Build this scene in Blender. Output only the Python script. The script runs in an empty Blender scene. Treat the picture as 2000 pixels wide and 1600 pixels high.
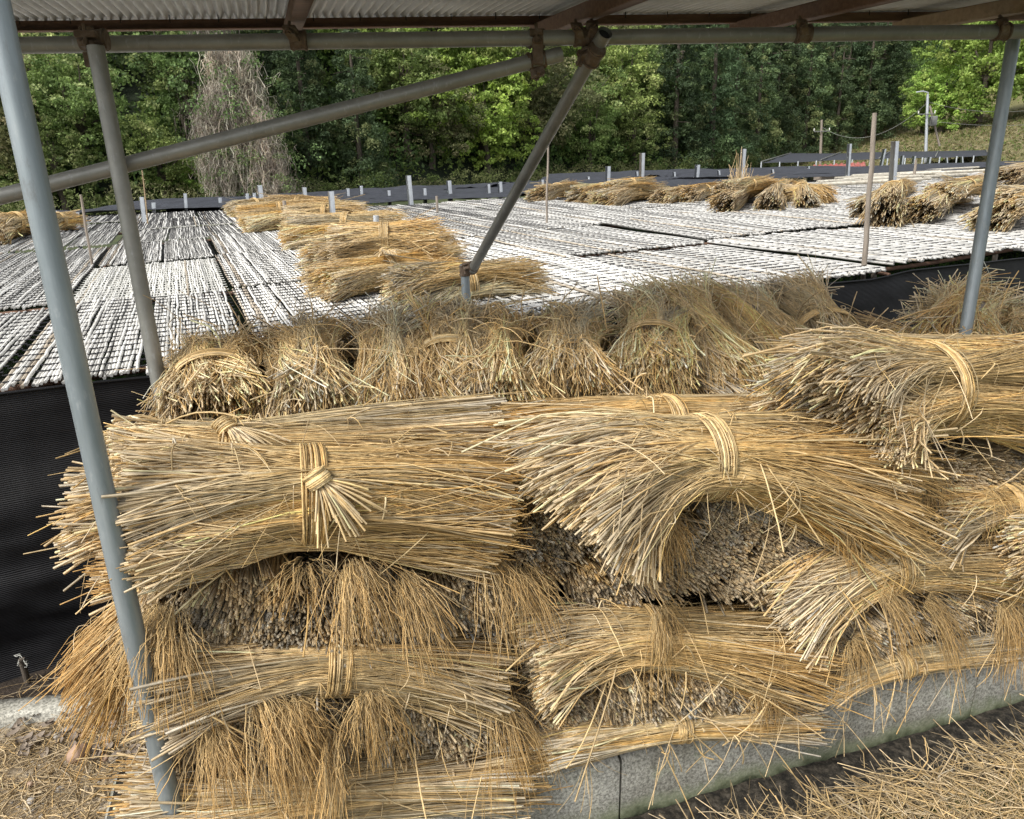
import bpy, math, random
import numpy as np
from mathutils import Vector, Matrix
SC = bpy.context.scene
COL = SC.collection
R = math.radians
rng = np.random.default_rng(7)
random.seed(7)

# ------------------------------------------------------------------ camera, world, sun
CH = 1.75
FPX = 1477.0
PITCH, ROLL = 18.5466, 1.8875
cam_d = bpy.data.cameras.new('Camera')
cam = bpy.data.objects.new('Camera', cam_d)
COL.objects.link(cam)
SC.camera = cam
cam_d.sensor_width = 36.0
cam_d.lens = FPX / 2000 * 36.0
cam_d.clip_start = 0.05
cam_d.clip_end = 2000
_th = R(PITCH)
_u_img = np.array([-math.sin(R(ROLL)), -math.cos(R(ROLL))])     # image-plane "up" (y down)
_r_img = np.array([math.cos(R(ROLL)), -math.sin(R(ROLL))])
fwd = Vector((0, math.cos(_th), -math.sin(_th)))
upw = Vector((0, math.sin(_th), math.cos(_th)))
rgt = Vector((1, 0, 0))
cam_x = rgt * _r_img[0] + upw * _u_img[0]
cam_y = -(rgt * _r_img[1] + upw * _u_img[1])
mw = Matrix((cam_x, cam_y, -fwd)).transposed().to_4x4()
mw.translation = Vector((0, 0, CH))
cam.matrix_world = mw

SC.render.engine = 'CYCLES'
SC.view_settings.view_transform = 'Standard'
SC.view_settings.look = 'None'
SC.view_settings.gamma = 1.0
SC.view_settings.exposure = 0.62
SC.render.resolution_x, SC.render.resolution_y = 1024, 819

SUN_EL, SUN_AZ = 48.0, 228.0       # azimuth clockwise from +Y : behind and to the left
sdir = Vector((math.sin(R(SUN_AZ)) * math.cos(R(SUN_EL)), math.cos(R(SUN_AZ)) * math.cos(R(SUN_EL)), math.sin(R(SUN_EL))))
w = bpy.data.worlds.new('World'); SC.world = w; w.use_nodes = True
nt = w.node_tree; nt.nodes.clear()
sky = nt.nodes.new('ShaderNodeTexSky'); sky.sky_type = 'NISHITA'; sky.sun_disc = False
sky.sun_elevation = R(SUN_EL); sky.sun_rotation = R(SUN_AZ); sky.air_density = 1.0; sky.dust_density = 3.0
hs = nt.nodes.new('ShaderNodeHueSaturation'); hs.inputs['Saturation'].default_value = 0.2
bg = nt.nodes.new('ShaderNodeBackground'); bg.inputs['Strength'].default_value = 0.15
wo = nt.nodes.new('ShaderNodeOutputWorld')
nt.links.new(sky.outputs[0], hs.inputs['Color']); nt.links.new(hs.outputs[0], bg.inputs['Color']); nt.links.new(bg.outputs[0], wo.inputs['Surface'])
sl = bpy.data.lights.new('Sun', 'SUN'); sl.energy = 2.2; sl.angle = R(16); sl.color = (1, 0.965, 0.9)
so = bpy.data.objects.new('Sun', sl); COL.objects.link(so)
so.rotation_euler = sdir.to_track_quat('Z', 'Y').to_euler()

# ------------------------------------------------------------------ calibration helpers (photo pixel -> point in the world)
def ray(px, py):
    q = np.array([px - 1000.0, py - 800.0])
    a = q @ _r_img; b = q @ _u_img
    c, s = math.cos(_th), math.sin(_th)
    return np.array([a, FPX * c + b * s, -FPX * s + b * c])
CAMP = np.array([0, 0, CH])
def PZ(px, py, z):
    v = ray(px, py); return CAMP + v * ((z - CH) / v[2])
def PY(px, py, Y):
    v = ray(px, py); return CAMP + v * (Y / v[1])
def PD(px, py, D):
    return CAMP + ray(px, py) / FPX * D
# straw stack frame: s along the ditch wall, t away from the viewer
_a = R(16.3)
ES = np.array([math.cos(_a), math.sin(_a), 0]); ET = np.array([-math.sin(_a), math.cos(_a), 0]); O = np.array([-.04, 1.74, 0])
def PT(px, py, t):
    v = ray(px, py); k = (t - (CAMP - O) @ ET) / (v @ ET); return CAMP + v * k
def ST(s, t, z):
    return O + ES * s + ET * t + np.array([0, 0, z])
# mat field frame: a along the front edge, b away
F0 = np.array([-1.99, 2.84, 0])
E1 = np.array([math.cos(R(27)), math.sin(R(27)), 0]); E2 = np.array([math.cos(R(112.4)), math.sin(R(112.4)), 0])
def AB(a, b, z=0.0):
    return F0 + E1 * a + E2 * b + np.array([0, 0, z])
NF = np.array([-E1[1], E1[0], 0])
def PF(px, py, off):      # intersection with the vertical plane parallel to the front edge, off metres behind it
    v = ray(px, py); k = (off - (CAMP - F0) @ NF) / (v @ NF); return CAMP + v * k
MZ = 0.95

# ------------------------------------------------------------------ materials
def new_mat(name):
    m = bpy.data.materials.new(name); m.use_nodes = True
    n = m.node_tree.nodes; b = n['Principled BSDF']
    return m, m.node_tree, b
def ramp(nt_, fac, stops):
    r = nt_.nodes.new('ShaderNodeValToRGB')
    el = r.color_ramp.elements
    while len(el) < len(stops): el.new(0.5)
    for e_, (p, c) in zip(el, stops):
        e_.position = p; e_.color = (*c, 1)
    nt_.links.new(fac, r.inputs[0]); return r.outputs[0]
def noise(nt_, scale, detail=6, rough=0.6, coord='Object', stretch=None):
    tc = nt_.nodes.new('ShaderNodeTexCoord'); no = nt_.nodes.new('ShaderNodeTexNoise')
    no.inputs['Scale'].default_value = scale; no.inputs['Detail'].default_value = detail; no.inputs['Roughness'].default_value = rough
    src = tc.outputs[coord]
    if stretch:
        mp = nt_.nodes.new('ShaderNodeMapping'); mp.inputs['Scale'].default_value = stretch
        nt_.links.new(src, mp.inputs[0]); src = mp.outputs[0]
    nt_.links.new(src, no.inputs['Vector']); return no.outputs['Fac']
def bump(nt_, b, h, strength=0.5, dist=0.01):
    bu = nt_.nodes.new('ShaderNodeBump'); bu.inputs['Strength'].default_value = strength; bu.inputs['Distance'].default_value = dist
    nt_.links.new(h, bu.inputs['Height']); nt_.links.new(bu.outputs[0], b.inputs['Normal'])
def mixc(nt_, fac, a, b_, mode='MIX'):
    m = nt_.nodes.new('ShaderNodeMix'); m.data_type = 'RGBA'; m.blend_type = mode
    for sock, v in ((m.inputs[0], fac), (m.inputs[6], a), (m.inputs[7], b_)):
        if isinstance(v, (int, float)): sock.default_value = v
        elif isinstance(v, tuple): sock.default_value = (*v, 1)
        else: nt_.links.new(v, sock)
    return m.outputs[2]
def mat_noise(name, stops, scale=8, rough=0.85, bs=0.4, bd=0.01, metallic=0.0, stretch=None, bscale=None, detail=8):
    m, t, b = new_mat(name)
    f = noise(t, scale, detail, 0.65, stretch=stretch)
    t.links.new(ramp(t, f, stops), b.inputs['Base Color'])
    b.inputs['Roughness'].default_value = rough; b.inputs['Metallic'].default_value = metallic
    if bs: bump(t, b, noise(t, bscale or scale * 4, 8, 0.7, stretch=stretch), bs, bd)
    return m
def mat_attr(name, rough=0.7, spec=0.3, trans=0.0, rnd=0.0, nscale=0, sheen=0):
    m, t, b = new_mat(name)
    at = t.nodes.new('ShaderNodeAttribute'); at.attribute_name = 'Col'
    c = at.outputs['Color']
    if nscale:
        f = noise(t, nscale, 3, 0.6)
        c = mixc(t, 1.0, c, ramp(t, f, [(0.3, (.72, .70, .66)), (0.7, (1.15, 1.15, 1.12))]), 'MULTIPLY')
    if rnd:
        oi = t.nodes.new('ShaderNodeObjectInfo')
        mr = t.nodes.new('ShaderNodeMapRange'); mr.inputs[3].default_value = 1 - rnd; mr.inputs[4].default_value = 1 + rnd
        t.links.new(oi.outputs['Random'], mr.inputs[0])
        hsn = t.nodes.new('ShaderNodeHueSaturation'); t.links.new(mr.outputs[0], hsn.inputs['Value']); t.links.new(c, hsn.inputs['Color'])
        mr2 = t.nodes.new('ShaderNodeMapRange'); mr2.inputs[3].default_value = 0.485; mr2.inputs[4].default_value = 0.515
        ml = t.nodes.new('ShaderNodeMath'); ml.operation = 'FRACT'; mm = t.nodes.new('ShaderNodeMath'); mm.operation = 'MULTIPLY'; mm.inputs[1].default_value = 17.3
        t.links.new(oi.outputs['Random'], mm.inputs[0]); t.links.new(mm.outputs[0], ml.inputs[0]); t.links.new(ml.outputs[0], mr2.inputs[0]); t.links.new(mr2.outputs[0], hsn.inputs['Hue'])
        c = hsn.outputs[0]
    t.links.new(c, b.inputs['Base Color'])
    b.inputs['Roughness'].default_value = rough
    b.inputs['Specular IOR Level'].default_value = spec
    if trans:
        tr = t.nodes.new('ShaderNodeBsdfTranslucent'); t.links.new(c, tr.inputs[0])
        ms = t.nodes.new('ShaderNodeMixShader'); ms.inputs[0].default_value = trans
        t.links.new(b.outputs[0], ms.inputs[1]); t.links.new(tr.outputs[0], ms.inputs[2])
        t.links.new(ms.outputs[0], t.nodes['Material Output'].inputs[0])
    return m
M = {}
M['straw'] = mat_attr('straw', 0.5, 0.35, nscale=35)
M['leaf'] = mat_attr('leaf', 0.6, 0.25, trans=0.4, rnd=0.42)
M['reed'] = mat_attr('bleached_reed', 0.6, 0.3, nscale=12)
M['string'] = mat_noise('dark_twine', [(0.3, (.008, .009, .012)), (0.7, (.03, .03, .035))], 40, 0.8, 0)
M['white_string'] = mat_noise('pale_twine', [(0.3, (.55, .55, .5)), (0.7, (.75, .75, .7))], 40, 0.8, 0)
M['pipe'] = mat_noise('galvanised_pipe', [(0.2, (.19, .225, .245)), (0.5, (.27, .31, .33)), (0.8, (.36, .40, .415))], 5, 0.42, 0.12, 0.002, metallic=0.45, stretch=(6, 6, .5), bscale=60)
M['pipe_dull'] = mat_noise('dull_pipe', [(0.2, (.17, .17, .155)), (0.55, (.25, .25, .23)), (0.8, (.32, .32, .30))], 5, 0.5, 0.12, 0.002, metallic=0.4, stretch=(1.5, 1.5, 1.5), bscale=60)
def _scuff(m):
    t = m.node_tree; b = t.nodes['Principled BSDF']; src = b.inputs['Base Color'].links[0].from_socket
    sp = noise(t, 60, 10, 0.75, stretch=(1, 1, .3)); sc_ = ramp(t, sp, [(0.56, (0, 0, 0)), (0.64, (1, 1, 1))]); sf = t.nodes.new('ShaderNodeMath'); sf.operation = 'MULTIPLY'; sf.inputs[1].default_value = .4; t.links.new(sc_, sf.inputs[0]); c = mixc(t, sf.outputs[0], src, (.42, .44, .45))
    dk = noise(t, 9, 10, 0.8, stretch=(1, 1, .25)); dm = ramp(t, dk, [(0.58, (0, 0, 0)), (0.72, (.75, .75, .75))]); c = mixc(t, dm, c, (.13, .115, .10))
    t.links.new(c, b.inputs['Base Color']); t.links.new(ramp(t, sp, [(0.3, (.32, .32, .32)), (0.7, (.62, .62, .62))]), b.inputs['Roughness'])
_scuff(M['pipe']); _scuff(M['pipe_dull'])
M['post'] = mat_noise('zinc_post', [(0.25, (.42, .45, .48)), (0.75, (.6, .63, .66))], 9, 0.45, 0.1, 0.002, metallic=0.3)
M['rust'] = mat_noise('rusty_clamp', [(0.25, (.05, .04, .03)), (0.5, (.13, .09, .06)), (0.75, (.20, .17, .14))], 40, 0.7, 0.5, 0.003, metallic=0.35)
M['black'] = mat_noise('bore_shade_nail_black', [(0.3, (.01, .01, .01)), (0.7, (.02, .02, .02))], 10, 0.9, 0)
M['wood'] = mat_noise('brown_timber', [(0.25, (.10, .055, .035)), (0.5, (.17, .095, .06)), (0.8, (.24, .15, .10))], 6, 0.75, 0.5, 0.004, stretch=(1, 12, 12), bscale=20)
M['wood2'] = mat_noise('pale_timber', [(0.25, (.20, .14, .08)), (0.5, (.30, .22, .13)), (0.8, (.40, .30, .18))], 6, 0.75, 0.4, 0.004, stretch=(8, 8, 8), bscale=20)
M['greywood'] = mat_noise('weathered_pole', [(0.25, (.16, .13, .10)), (0.75, (.36, .31, .26))], 14, 0.85, 0.5, 0.004, stretch=(4, 4, .4))
M['roofsheet'] = mat_noise('old_roof_sheet', [(0.2, (.34, .35, .35)), (0.5, (.54, .55, .56)), (0.75, (.68, .70, .71))], 3.2, 0.6, 0.15, 0.003, metallic=0.1)
M['tin'] = mat_noise('red_tin', [(0.2, (.22, .05, .04)), (0.55, (.34, .09, .07)), (0.8, (.50, .30, .27))], 1.5, 0.6, 0.1, 0.003, stretch=(4, .3, 1))
M['bark'] = mat_noise('bark', [(0.3, (.05, .04, .03)), (0.7, (.14, .115, .09))], 8, 0.9, 0.5, 0.02, stretch=(3, 3, .5))
M['stone'] = mat_noise('pebble', [(0.2, (.22, .20, .18)), (0.5, (.36, .33, .29)), (0.8, (.52, .49, .45))], 6, 0.8, 0.2, 0.003)
M['stone_orange'] = mat_noise('orange_stone', [(0.3, (.30, .19, .13)), (0.7, (.44, .31, .22))], 14, 0.7, 0.3, 0.002)
M['deadleaf'] = mat_noise('dead_leaf', [(0.3, (.13, .10, .075)), (0.7, (.30, .245, .19))], 20, 0.8, 0.4, 0.002)

def _concrete():
    m, t, b = new_mat('mossy_concrete')
    f = noise(t, 5, 10, 0.7); g = noise(t, 110, 3, 0.8)
    c = ramp(t, f, [(0.25, (.33, .325, .29)), (0.5, (.46, .455, .41)), (0.75, (.56, .55, .50))])
    c = mixc(t, 1.0, c, ramp(t, g, [(0.38, (.45, .44, .42)), (0.62, (1.35, 1.33, 1.28))]), 'MULTIPLY')
    st_ = noise(t, 3.2, 8, 0.75, stretch=(1, 1, .35)); c = mixc(t, 1.0, c, ramp(t, st_, [(0.35, (.62, .61, .57)), (0.55, (1, 1, 1)), (0.7, (1.08, 1.08, 1.05))]), 'MULTIPLY')
    ms_ = noise(t, 6.5, 8, 0.8); mm_ = ramp(t, ms_, [(0.55, (0, 0, 0)), (0.68, (.55, .55, .55))]); c = mixc(t, mm_, c, (.20, .25, .13))
    # moss and damp along the foot of the wall (a lasting growth, by height)
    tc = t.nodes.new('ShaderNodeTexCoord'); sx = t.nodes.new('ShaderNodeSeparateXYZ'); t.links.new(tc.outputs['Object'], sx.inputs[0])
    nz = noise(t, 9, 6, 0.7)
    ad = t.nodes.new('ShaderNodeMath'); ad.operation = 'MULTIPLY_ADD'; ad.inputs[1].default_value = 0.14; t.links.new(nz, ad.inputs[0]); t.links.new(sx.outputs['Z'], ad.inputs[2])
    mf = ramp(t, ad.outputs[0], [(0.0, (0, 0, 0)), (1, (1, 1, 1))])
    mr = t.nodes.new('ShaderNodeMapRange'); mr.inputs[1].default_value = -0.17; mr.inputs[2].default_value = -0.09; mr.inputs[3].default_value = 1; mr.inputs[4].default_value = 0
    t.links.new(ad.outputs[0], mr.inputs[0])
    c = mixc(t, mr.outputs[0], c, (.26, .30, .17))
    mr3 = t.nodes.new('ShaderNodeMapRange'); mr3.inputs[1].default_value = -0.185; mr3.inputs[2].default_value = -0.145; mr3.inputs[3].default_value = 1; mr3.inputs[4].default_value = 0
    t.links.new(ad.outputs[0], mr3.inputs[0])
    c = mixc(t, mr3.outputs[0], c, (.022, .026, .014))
    t.links.new(c, b.inputs['Base Color']); b.inputs['Roughness'].default_value = 0.9
    bump(t, b, g, 0.5, 0.003)
    return m
M['concrete'] = _concrete()
def _soil(name, stops, sc, bd, peb=None):
    m, t, b = new_mat(name)
    f = noise(t, sc, 10, 0.7)
    c = ramp(t, f, stops)
    if peb:
        tc = t.nodes.new('ShaderNodeTexCoord'); vo = t.nodes.new('ShaderNodeTexVoronoi'); vo.inputs['Scale'].default_value = peb
        t.links.new(tc.outputs['Object'], vo.inputs['Vector'])
        hs_ = t.nodes.new('ShaderNodeSeparateColor'); t.links.new(vo.outputs['Color'], hs_.inputs[0])
        pc = ramp(t, hs_.outputs[0], [(0.0, (.16, .14, .12)), (0.4, (.34, .27, .19)), (0.7, (.45, .40, .32)), (1.0, (.26, .27, .28))])
        mk = ramp(t, vo.outputs['Distance'], [(0.25, (1, 1, 1)), (0.5, (0, 0, 0))])
        sel = ramp(t, hs_.outputs[1], [(0.45, (0, 0, 0)), (0.5, (1, 1, 1))])
        fac = mixc(t, 1.0, mk, sel, 'MULTIPLY')
        c = mixc(t, fac, c, pc)
        bump(t, b, fac, 0.8, bd)
    else:
        bump(t, b, noise(t, sc * 4, 8, 0.75), 1.0, bd)
    t.links.new(c, b.inputs['Base Color']); b.inputs['Roughness'].default_value = 0.95
    return m
M['gravel'] = _soil('gravel', [(0.3, (.17, .13, .085)), (0.5, (.31, .25, .17)), (0.7, (.44, .37, .27))], 14, 0.01, 70)
M['mud'] = _soil('mud', [(0.38, (.012, .010, .007)), (0.48, (.045, .038, .027)), (0.56, (.11, .092, .068)), (0.7, (.22, .19, .15))], 34, 0.03)
M['soil'] = _soil('dark_soil', [(0.3, (.03, .022, .016)), (0.6, (.07, .05, .035)), (0.8, (.11, .085, .06))], 10, 0.03)
M['bank'] = _soil('bank_soil', [(0.3, (.02, .018, .012)), (0.42, (.05, .04, .028)), (0.52, (.06, .12, .02)), (0.6, (.09, .16, .03)), (0.68, (.09, .07, .05))], 5, 0.02)
M['field'] = _soil('field_soil', [(0.3, (.03, .045, .015)), (0.6, (.07, .085, .03)), (0.8, (.12, .11, .06))], 1.5, 0.05)
M['hill'] = _soil('hill_floor', [(0.3, (.008, .016, .006)), (0.6, (.02, .035, .012)), (0.8, (.04, .05, .02))], 0.6, 0.4)
M['grass'] = _soil('grass_slope', [(0.3, (.10, .10, .035)), (0.5, (.16, .15, .06)), (0.7, (.24, .20, .10)), (0.85, (.14, .19, .05))], 0.25, 0.2)

def _net(name, lo, hi, scale, rough=0.65):
    m, t, b = new_mat(name)
    tc = t.nodes.new('ShaderNodeTexCoord')
    wv = t.nodes.new('ShaderNodeTexWave'); wv.bands_direction = 'Y'; wv.inputs['Scale'].default_value = scale; wv.inputs['Distortion'].default_value = 0.6
    t.links.new(tc.outputs['UV'], wv.inputs['Vector'])
    n1 = noise(t, 6, 6, 0.7)
    c = ramp(t, wv.outputs['Fac'], [(0.2, lo), (0.9, hi)])
    c = mixc(t, 1.0, c, ramp(t, n1, [(0.3, (.5, .5, .5)), (0.8, (1.5, 1.5, 1.55))]), 'MULTIPLY')
    t.links.new(c, b.inputs['Base Color']); b.inputs['Roughness'].default_value = rough
    b.inputs['Specular IOR Level'].default_value = 0.3
    bump(t, b, wv.outputs['Fac'], 0.6, 0.003)
    return m
M['net'] = _net('black_shade_net', (.004, .004, .005), (.013, .013, .015), 40, 0.5)
M['netfar'] = _net('grey_black_shade_net', (.02, .022, .028), (.06, .065, .078), 8)

# ------------------------------------------------------------------ mesh helpers
def props(o, label=None, cat=None, group=None, kind=None):
    if label: o['label'] = label
    if cat: o['category'] = cat
    if group: o['group'] = group
    if kind: o['kind'] = kind
    return o
def empty(name, loc, label, cat, group=None):
    o = bpy.data.objects.new(name, None); COL.objects.link(o); o.location = Vector(loc); o.empty_display_size = 0.1
    return props(o, label, cat, group)
class MB:
    def __init__(s): s.v = []; s.f = []; s.c = []; s.n = 0; s.uv = None
    def add(s, v, f, c=(1, 1, 1)):
        v = np.asarray(v, float).reshape(-1, 3); f = np.asarray(f, int)
        s.v.append(v); s.f.append(f + s.n); s.n += len(v)
        c = np.asarray(c, float)
        if c.ndim == 1: c = np.broadcast_to(c, (len(v), 3))
        s.c.append(c.reshape(-1, 3))
    def mesh(s, name, mat, smooth=True):
        me = bpy.data.meshes.new(name)
        V = np.concatenate(s.v); C = np.concatenate(s.c)
        me.vertices.add(len(V)); me.vertices.foreach_set('co', V.astype(np.float32).ravel())
        quads = [f for f in s.f if f.shape[1] == 4]; tris = [f for f in s.f if f.shape[1] == 3]
        lp = []; st = []; k = 0
        if quads:
            q = np.concatenate(quads); lp.append(q.ravel()); st.append(np.arange(len(q)) * 4); k = len(q) * 4
        if tris:
            q = np.concatenate(tris); lp.append(q.ravel()); st.append(k + np.arange(len(q)) * 3)
        lp = np.concatenate(lp); st = np.concatenate(st)
        me.loops.add(len(lp)); me.loops.foreach_set('vertex_index', lp.astype(np.int32))
        me.polygons.add(len(st)); me.polygons.foreach_set('loop_start', st.astype(np.int32))
        me.update(calc_edges=True)
        me.polygons.foreach_set('use_smooth', np.full(len(st), smooth))
        at = me.color_attributes.new('Col', 'FLOAT_COLOR', 'POINT')
        at.data.foreach_set('color', np.concatenate([C, np.ones((len(C), 1))], 1).astype(np.float32).ravel())
        me.materials.append(M[mat] if isinstance(mat, str) else mat)
        me.validate()
        return me
    def obj(s, name, mat, parent=None, smooth=True, world=True):
        o = bpy.data.objects.new(name, s.mesh(name, mat, smooth)); COL.objects.link(o)
        if parent is not None:
            o.parent = parent
            if world:   # vertices are in world space; shift so that the part hangs on its parent
                o.matrix_parent_inverse = Matrix.Translation(-par_loc(parent))
        return o
def par_loc(p):
    v = Vector((0, 0, 0))
    if p.parent is None: return p.location.copy()
    return v
def _norm(v): return v / np.maximum(np.linalg.norm(v, axis=-1, keepdims=True), 1e-9)
def tubes(mb, P, rad, col, S=4, cap=True, ref=None):
    """P (n,K,3) rad (n,K) col (n,K,3) or (3,)"""
    P = np.asarray(P, float); n, K, _ = P.shape
    rad = np.broadcast_to(np.asarray(rad, float), (n, K))
    T = _norm(np.gradient(P, axis=1))
    up = np.array([0.13, 0.07, 1.0]) if ref is None else np.asarray(ref, float)
    A = np.cross(T, np.broadcast_to(up, T.shape)); bad = np.linalg.norm(A, axis=-1, keepdims=True) < 0.15
    A = np.where(bad, np.cross(T, np.broadcast_to([1.0, 0.2, 0], T.shape)), A); A = _norm(A); B = np.cross(A, T)
    th = np.arange(S) / S * 2 * np.pi + 0.4
    V = P[:, :, None, :] + rad[:, :, None, None] * (np.cos(th)[None, None, :, None] * A[:, :, None, :] + np.sin(th)[None, None, :, None] * B[:, :, None, :])
    idx = np.arange(n * K * S).reshape(n, K, S)
    a = idx[:, :-1, :]; b = idx[:, 1:, :]
    F = np.stack([a, np.roll(a, -1, 2), np.roll(b, -1, 2), b], -1).reshape(-1, 4)
    c = np.asarray(col, float)
    if c.ndim == 1: c = np.broadcast_to(c, (n, K, 3))
    C = np.broadcast_to(c[:, :, None, :], (n, K, S, 3))
    mb.add(V, F, C)
    if cap:
        # flat ends, a touch darker than the sides of the stem
        for e in (0, -1):
            base = mb.n
            ev = V[:, e].reshape(-1, 3); ec = (C[:, e] * 0.62).reshape(-1, 3)
            ii = np.arange(n * S).reshape(n, S)
            if S == 4: ff = ii
            else: ff = np.concatenate([np.stack([ii[:, 0], ii[:, k], ii[:, k + 1]], -1) for k in range(1, S - 1)])
            mb.add(ev, ff, ec)
def box(mb, c, sx, sy, sz, ax=None, ay=None, az=None, col=(1, 1, 1), bev=0.0):
    ax = np.array([1, 0, 0.]) if ax is None else _norm(np.asarray(ax, float))
    ay = np.array([0, 1, 0.]) if ay is None else _norm(np.asarray(ay, float))
    az = np.cross(ax, ay) if az is None else _norm(np.asarray(az, float))
    c = np.asarray(c, float); b = min(bev, sx * .45, sy * .45, sz * .45)
    # chamfered box: 24 verts
    vs = []
    for i in (-1, 1):
        for j in (-1, 1):
            for k in (-1, 1):
                for m in range(3):
                    e = [sx / 2, sy / 2, sz / 2]
                    for q in range(3):
                        if q != m: e[q] -= b
                    vs.append(c + ax * i * e[0] + ay * j * e[1] + az * k * e[2])
    import itertools
    def vid(i, j, k, m): return ((((i > 0) * 2 + (j > 0)) * 2) + (k > 0)) * 3 + m
    Q = []; T = []
    for m in range(3):
        for sg in (-1, 1):
            o = [q for q in range(3) if q != m]; fc = []
            for p_, q_ in ((-1, -1), (1, -1), (1, 1), (-1, 1)):
                s_ = [0, 0, 0]; s_[m] = sg; s_[o[0]] = p_; s_[o[1]] = q_; fc.append(vid(*s_, m))
            if (sg > 0) != (m != 1): fc = fc[::-1]
            Q.append(fc)
    for m in range(3):
        o = [q for q in range(3) if q != m]
        for p_ in (-1, 1):
            for q_ in (-1, 1):
                def V_(s0, mm):
                    s_ = [0, 0, 0]; s_[m] = s0; s_[o[0]] = p_; s_[o[1]] = q_; return vid(*s_, mm)
                Q.append([V_(-1, o[0]), V_(1, o[0]), V_(1, o[1]), V_(-1, o[1])])
    for i in (-1, 1):
        for j in (-1, 1):
            for k in (-1, 1): T.append([vid(i, j, k, 0), vid(i, j, k, 1), vid(i, j, k, 2)])
    n0 = mb.n
    mb.add(vs, Q, col); mb.f.append(np.array(T) + n0)
def grid_mesh(mb, P, col=(1, 1, 1)):
    P = np.asarray(P, float); a, b, _ = P.shape
    i = np.arange(a * b).reshape(a, b)
    F = np.stack([i[:-1, :-1], i[1:, :-1], i[1:, 1:], i[:-1, 1:]], -1).reshape(-1, 4)
    mb.add(P, F, col)
def vnoise(x, y, seed=0):
    r = np.random.default_rng(seed); out = 0
    for k in range(6):
        a = r.uniform(0, 2 * np.pi); fr = 1.0 * 1.7 ** k; ph = r.uniform(0, 6.28, 2)
        out = out + np.sin((x * np.cos(a) + y * np.sin(a)) * fr + ph[0]) * np.cos((x * -np.sin(a) + y * np.cos(a)) * fr * .8 + ph[1]) / 1.5 ** k
    return out / 2
def add_uv(me, fn):
    uv = me.uv_layers.new(name='UVMap')
    co = np.zeros(len(me.vertices) * 3, np.float32); me.vertices.foreach_get('co', co); co = co.reshape(-1, 3)
    li = np.zeros(len(me.loops), np.int32); me.loops.foreach_get('vertex_index', li)
    uv.data.foreach_set('uv', fn(co)[li].astype(np.float32).ravel())

# ------------------------------------------------------------------ terrain
FRONT = [(-80, 14), (-30, 24), (-16, 29), (-2, 46), (14, 62), (30, 84), (48, 96), (60, 104), (120, 120)]
def front_y(x):
    xs, ys = zip(*FRONT); return np.interp(x, xs, ys)
def hill_h(x, y):
    d = np.maximum(0, y - front_y(x))
    h = 0.62 * d + 0.7 * vnoise(x * .12, y * .12, 3) * np.minimum(1, d / 6)
    h = np.where(h > 55, 55, h)
    bx = np.clip((x - 30) / 26, 0, 1.6) * np.clip((y - 44) / 22, 0, 1)
    return h + np.maximum(0, bx * 4.4)
def build_terrain():
    xs = np.concatenate([np.linspace(-400, -60, 18), np.linspace(-56, 110, 84), np.linspace(120, 500, 18)])
    ys = np.concatenate([np.linspace(-60, 12, 10), np.linspace(14, 150, 90), np.linspace(160, 700, 20)])
    X, Y = np.meshgrid(xs, ys, indexing='ij')
    Z = -0.27 + hill_h(X, Y)
    mb = MB(); grid_mesh(mb, np.stack([X, Y, Z], -1))
    o = mb.obj('ground', 'field'); props(o, kind='structure')
    me = o.data; me.materials.append(M['hill']); me.materials.append(M['grass'])
    ce = np.zeros(len(me.polygons) * 3, np.float32); me.polygons.foreach_get('center', ce); ce = ce.reshape(-1, 3)
    d = ce[:, 1] - front_y(ce[:, 0])
    idx = np.where(d > -1, 1, 0)
    idx = np.where((ce[:, 0] > 27) & (ce[:, 1] > 40) & (ce[:, 1] < 110) & (d < 4), 2, idx)
    me.polygons.foreach_set('material_index', idx.astype(np.int32))
    return o
build_terrain()

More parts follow.
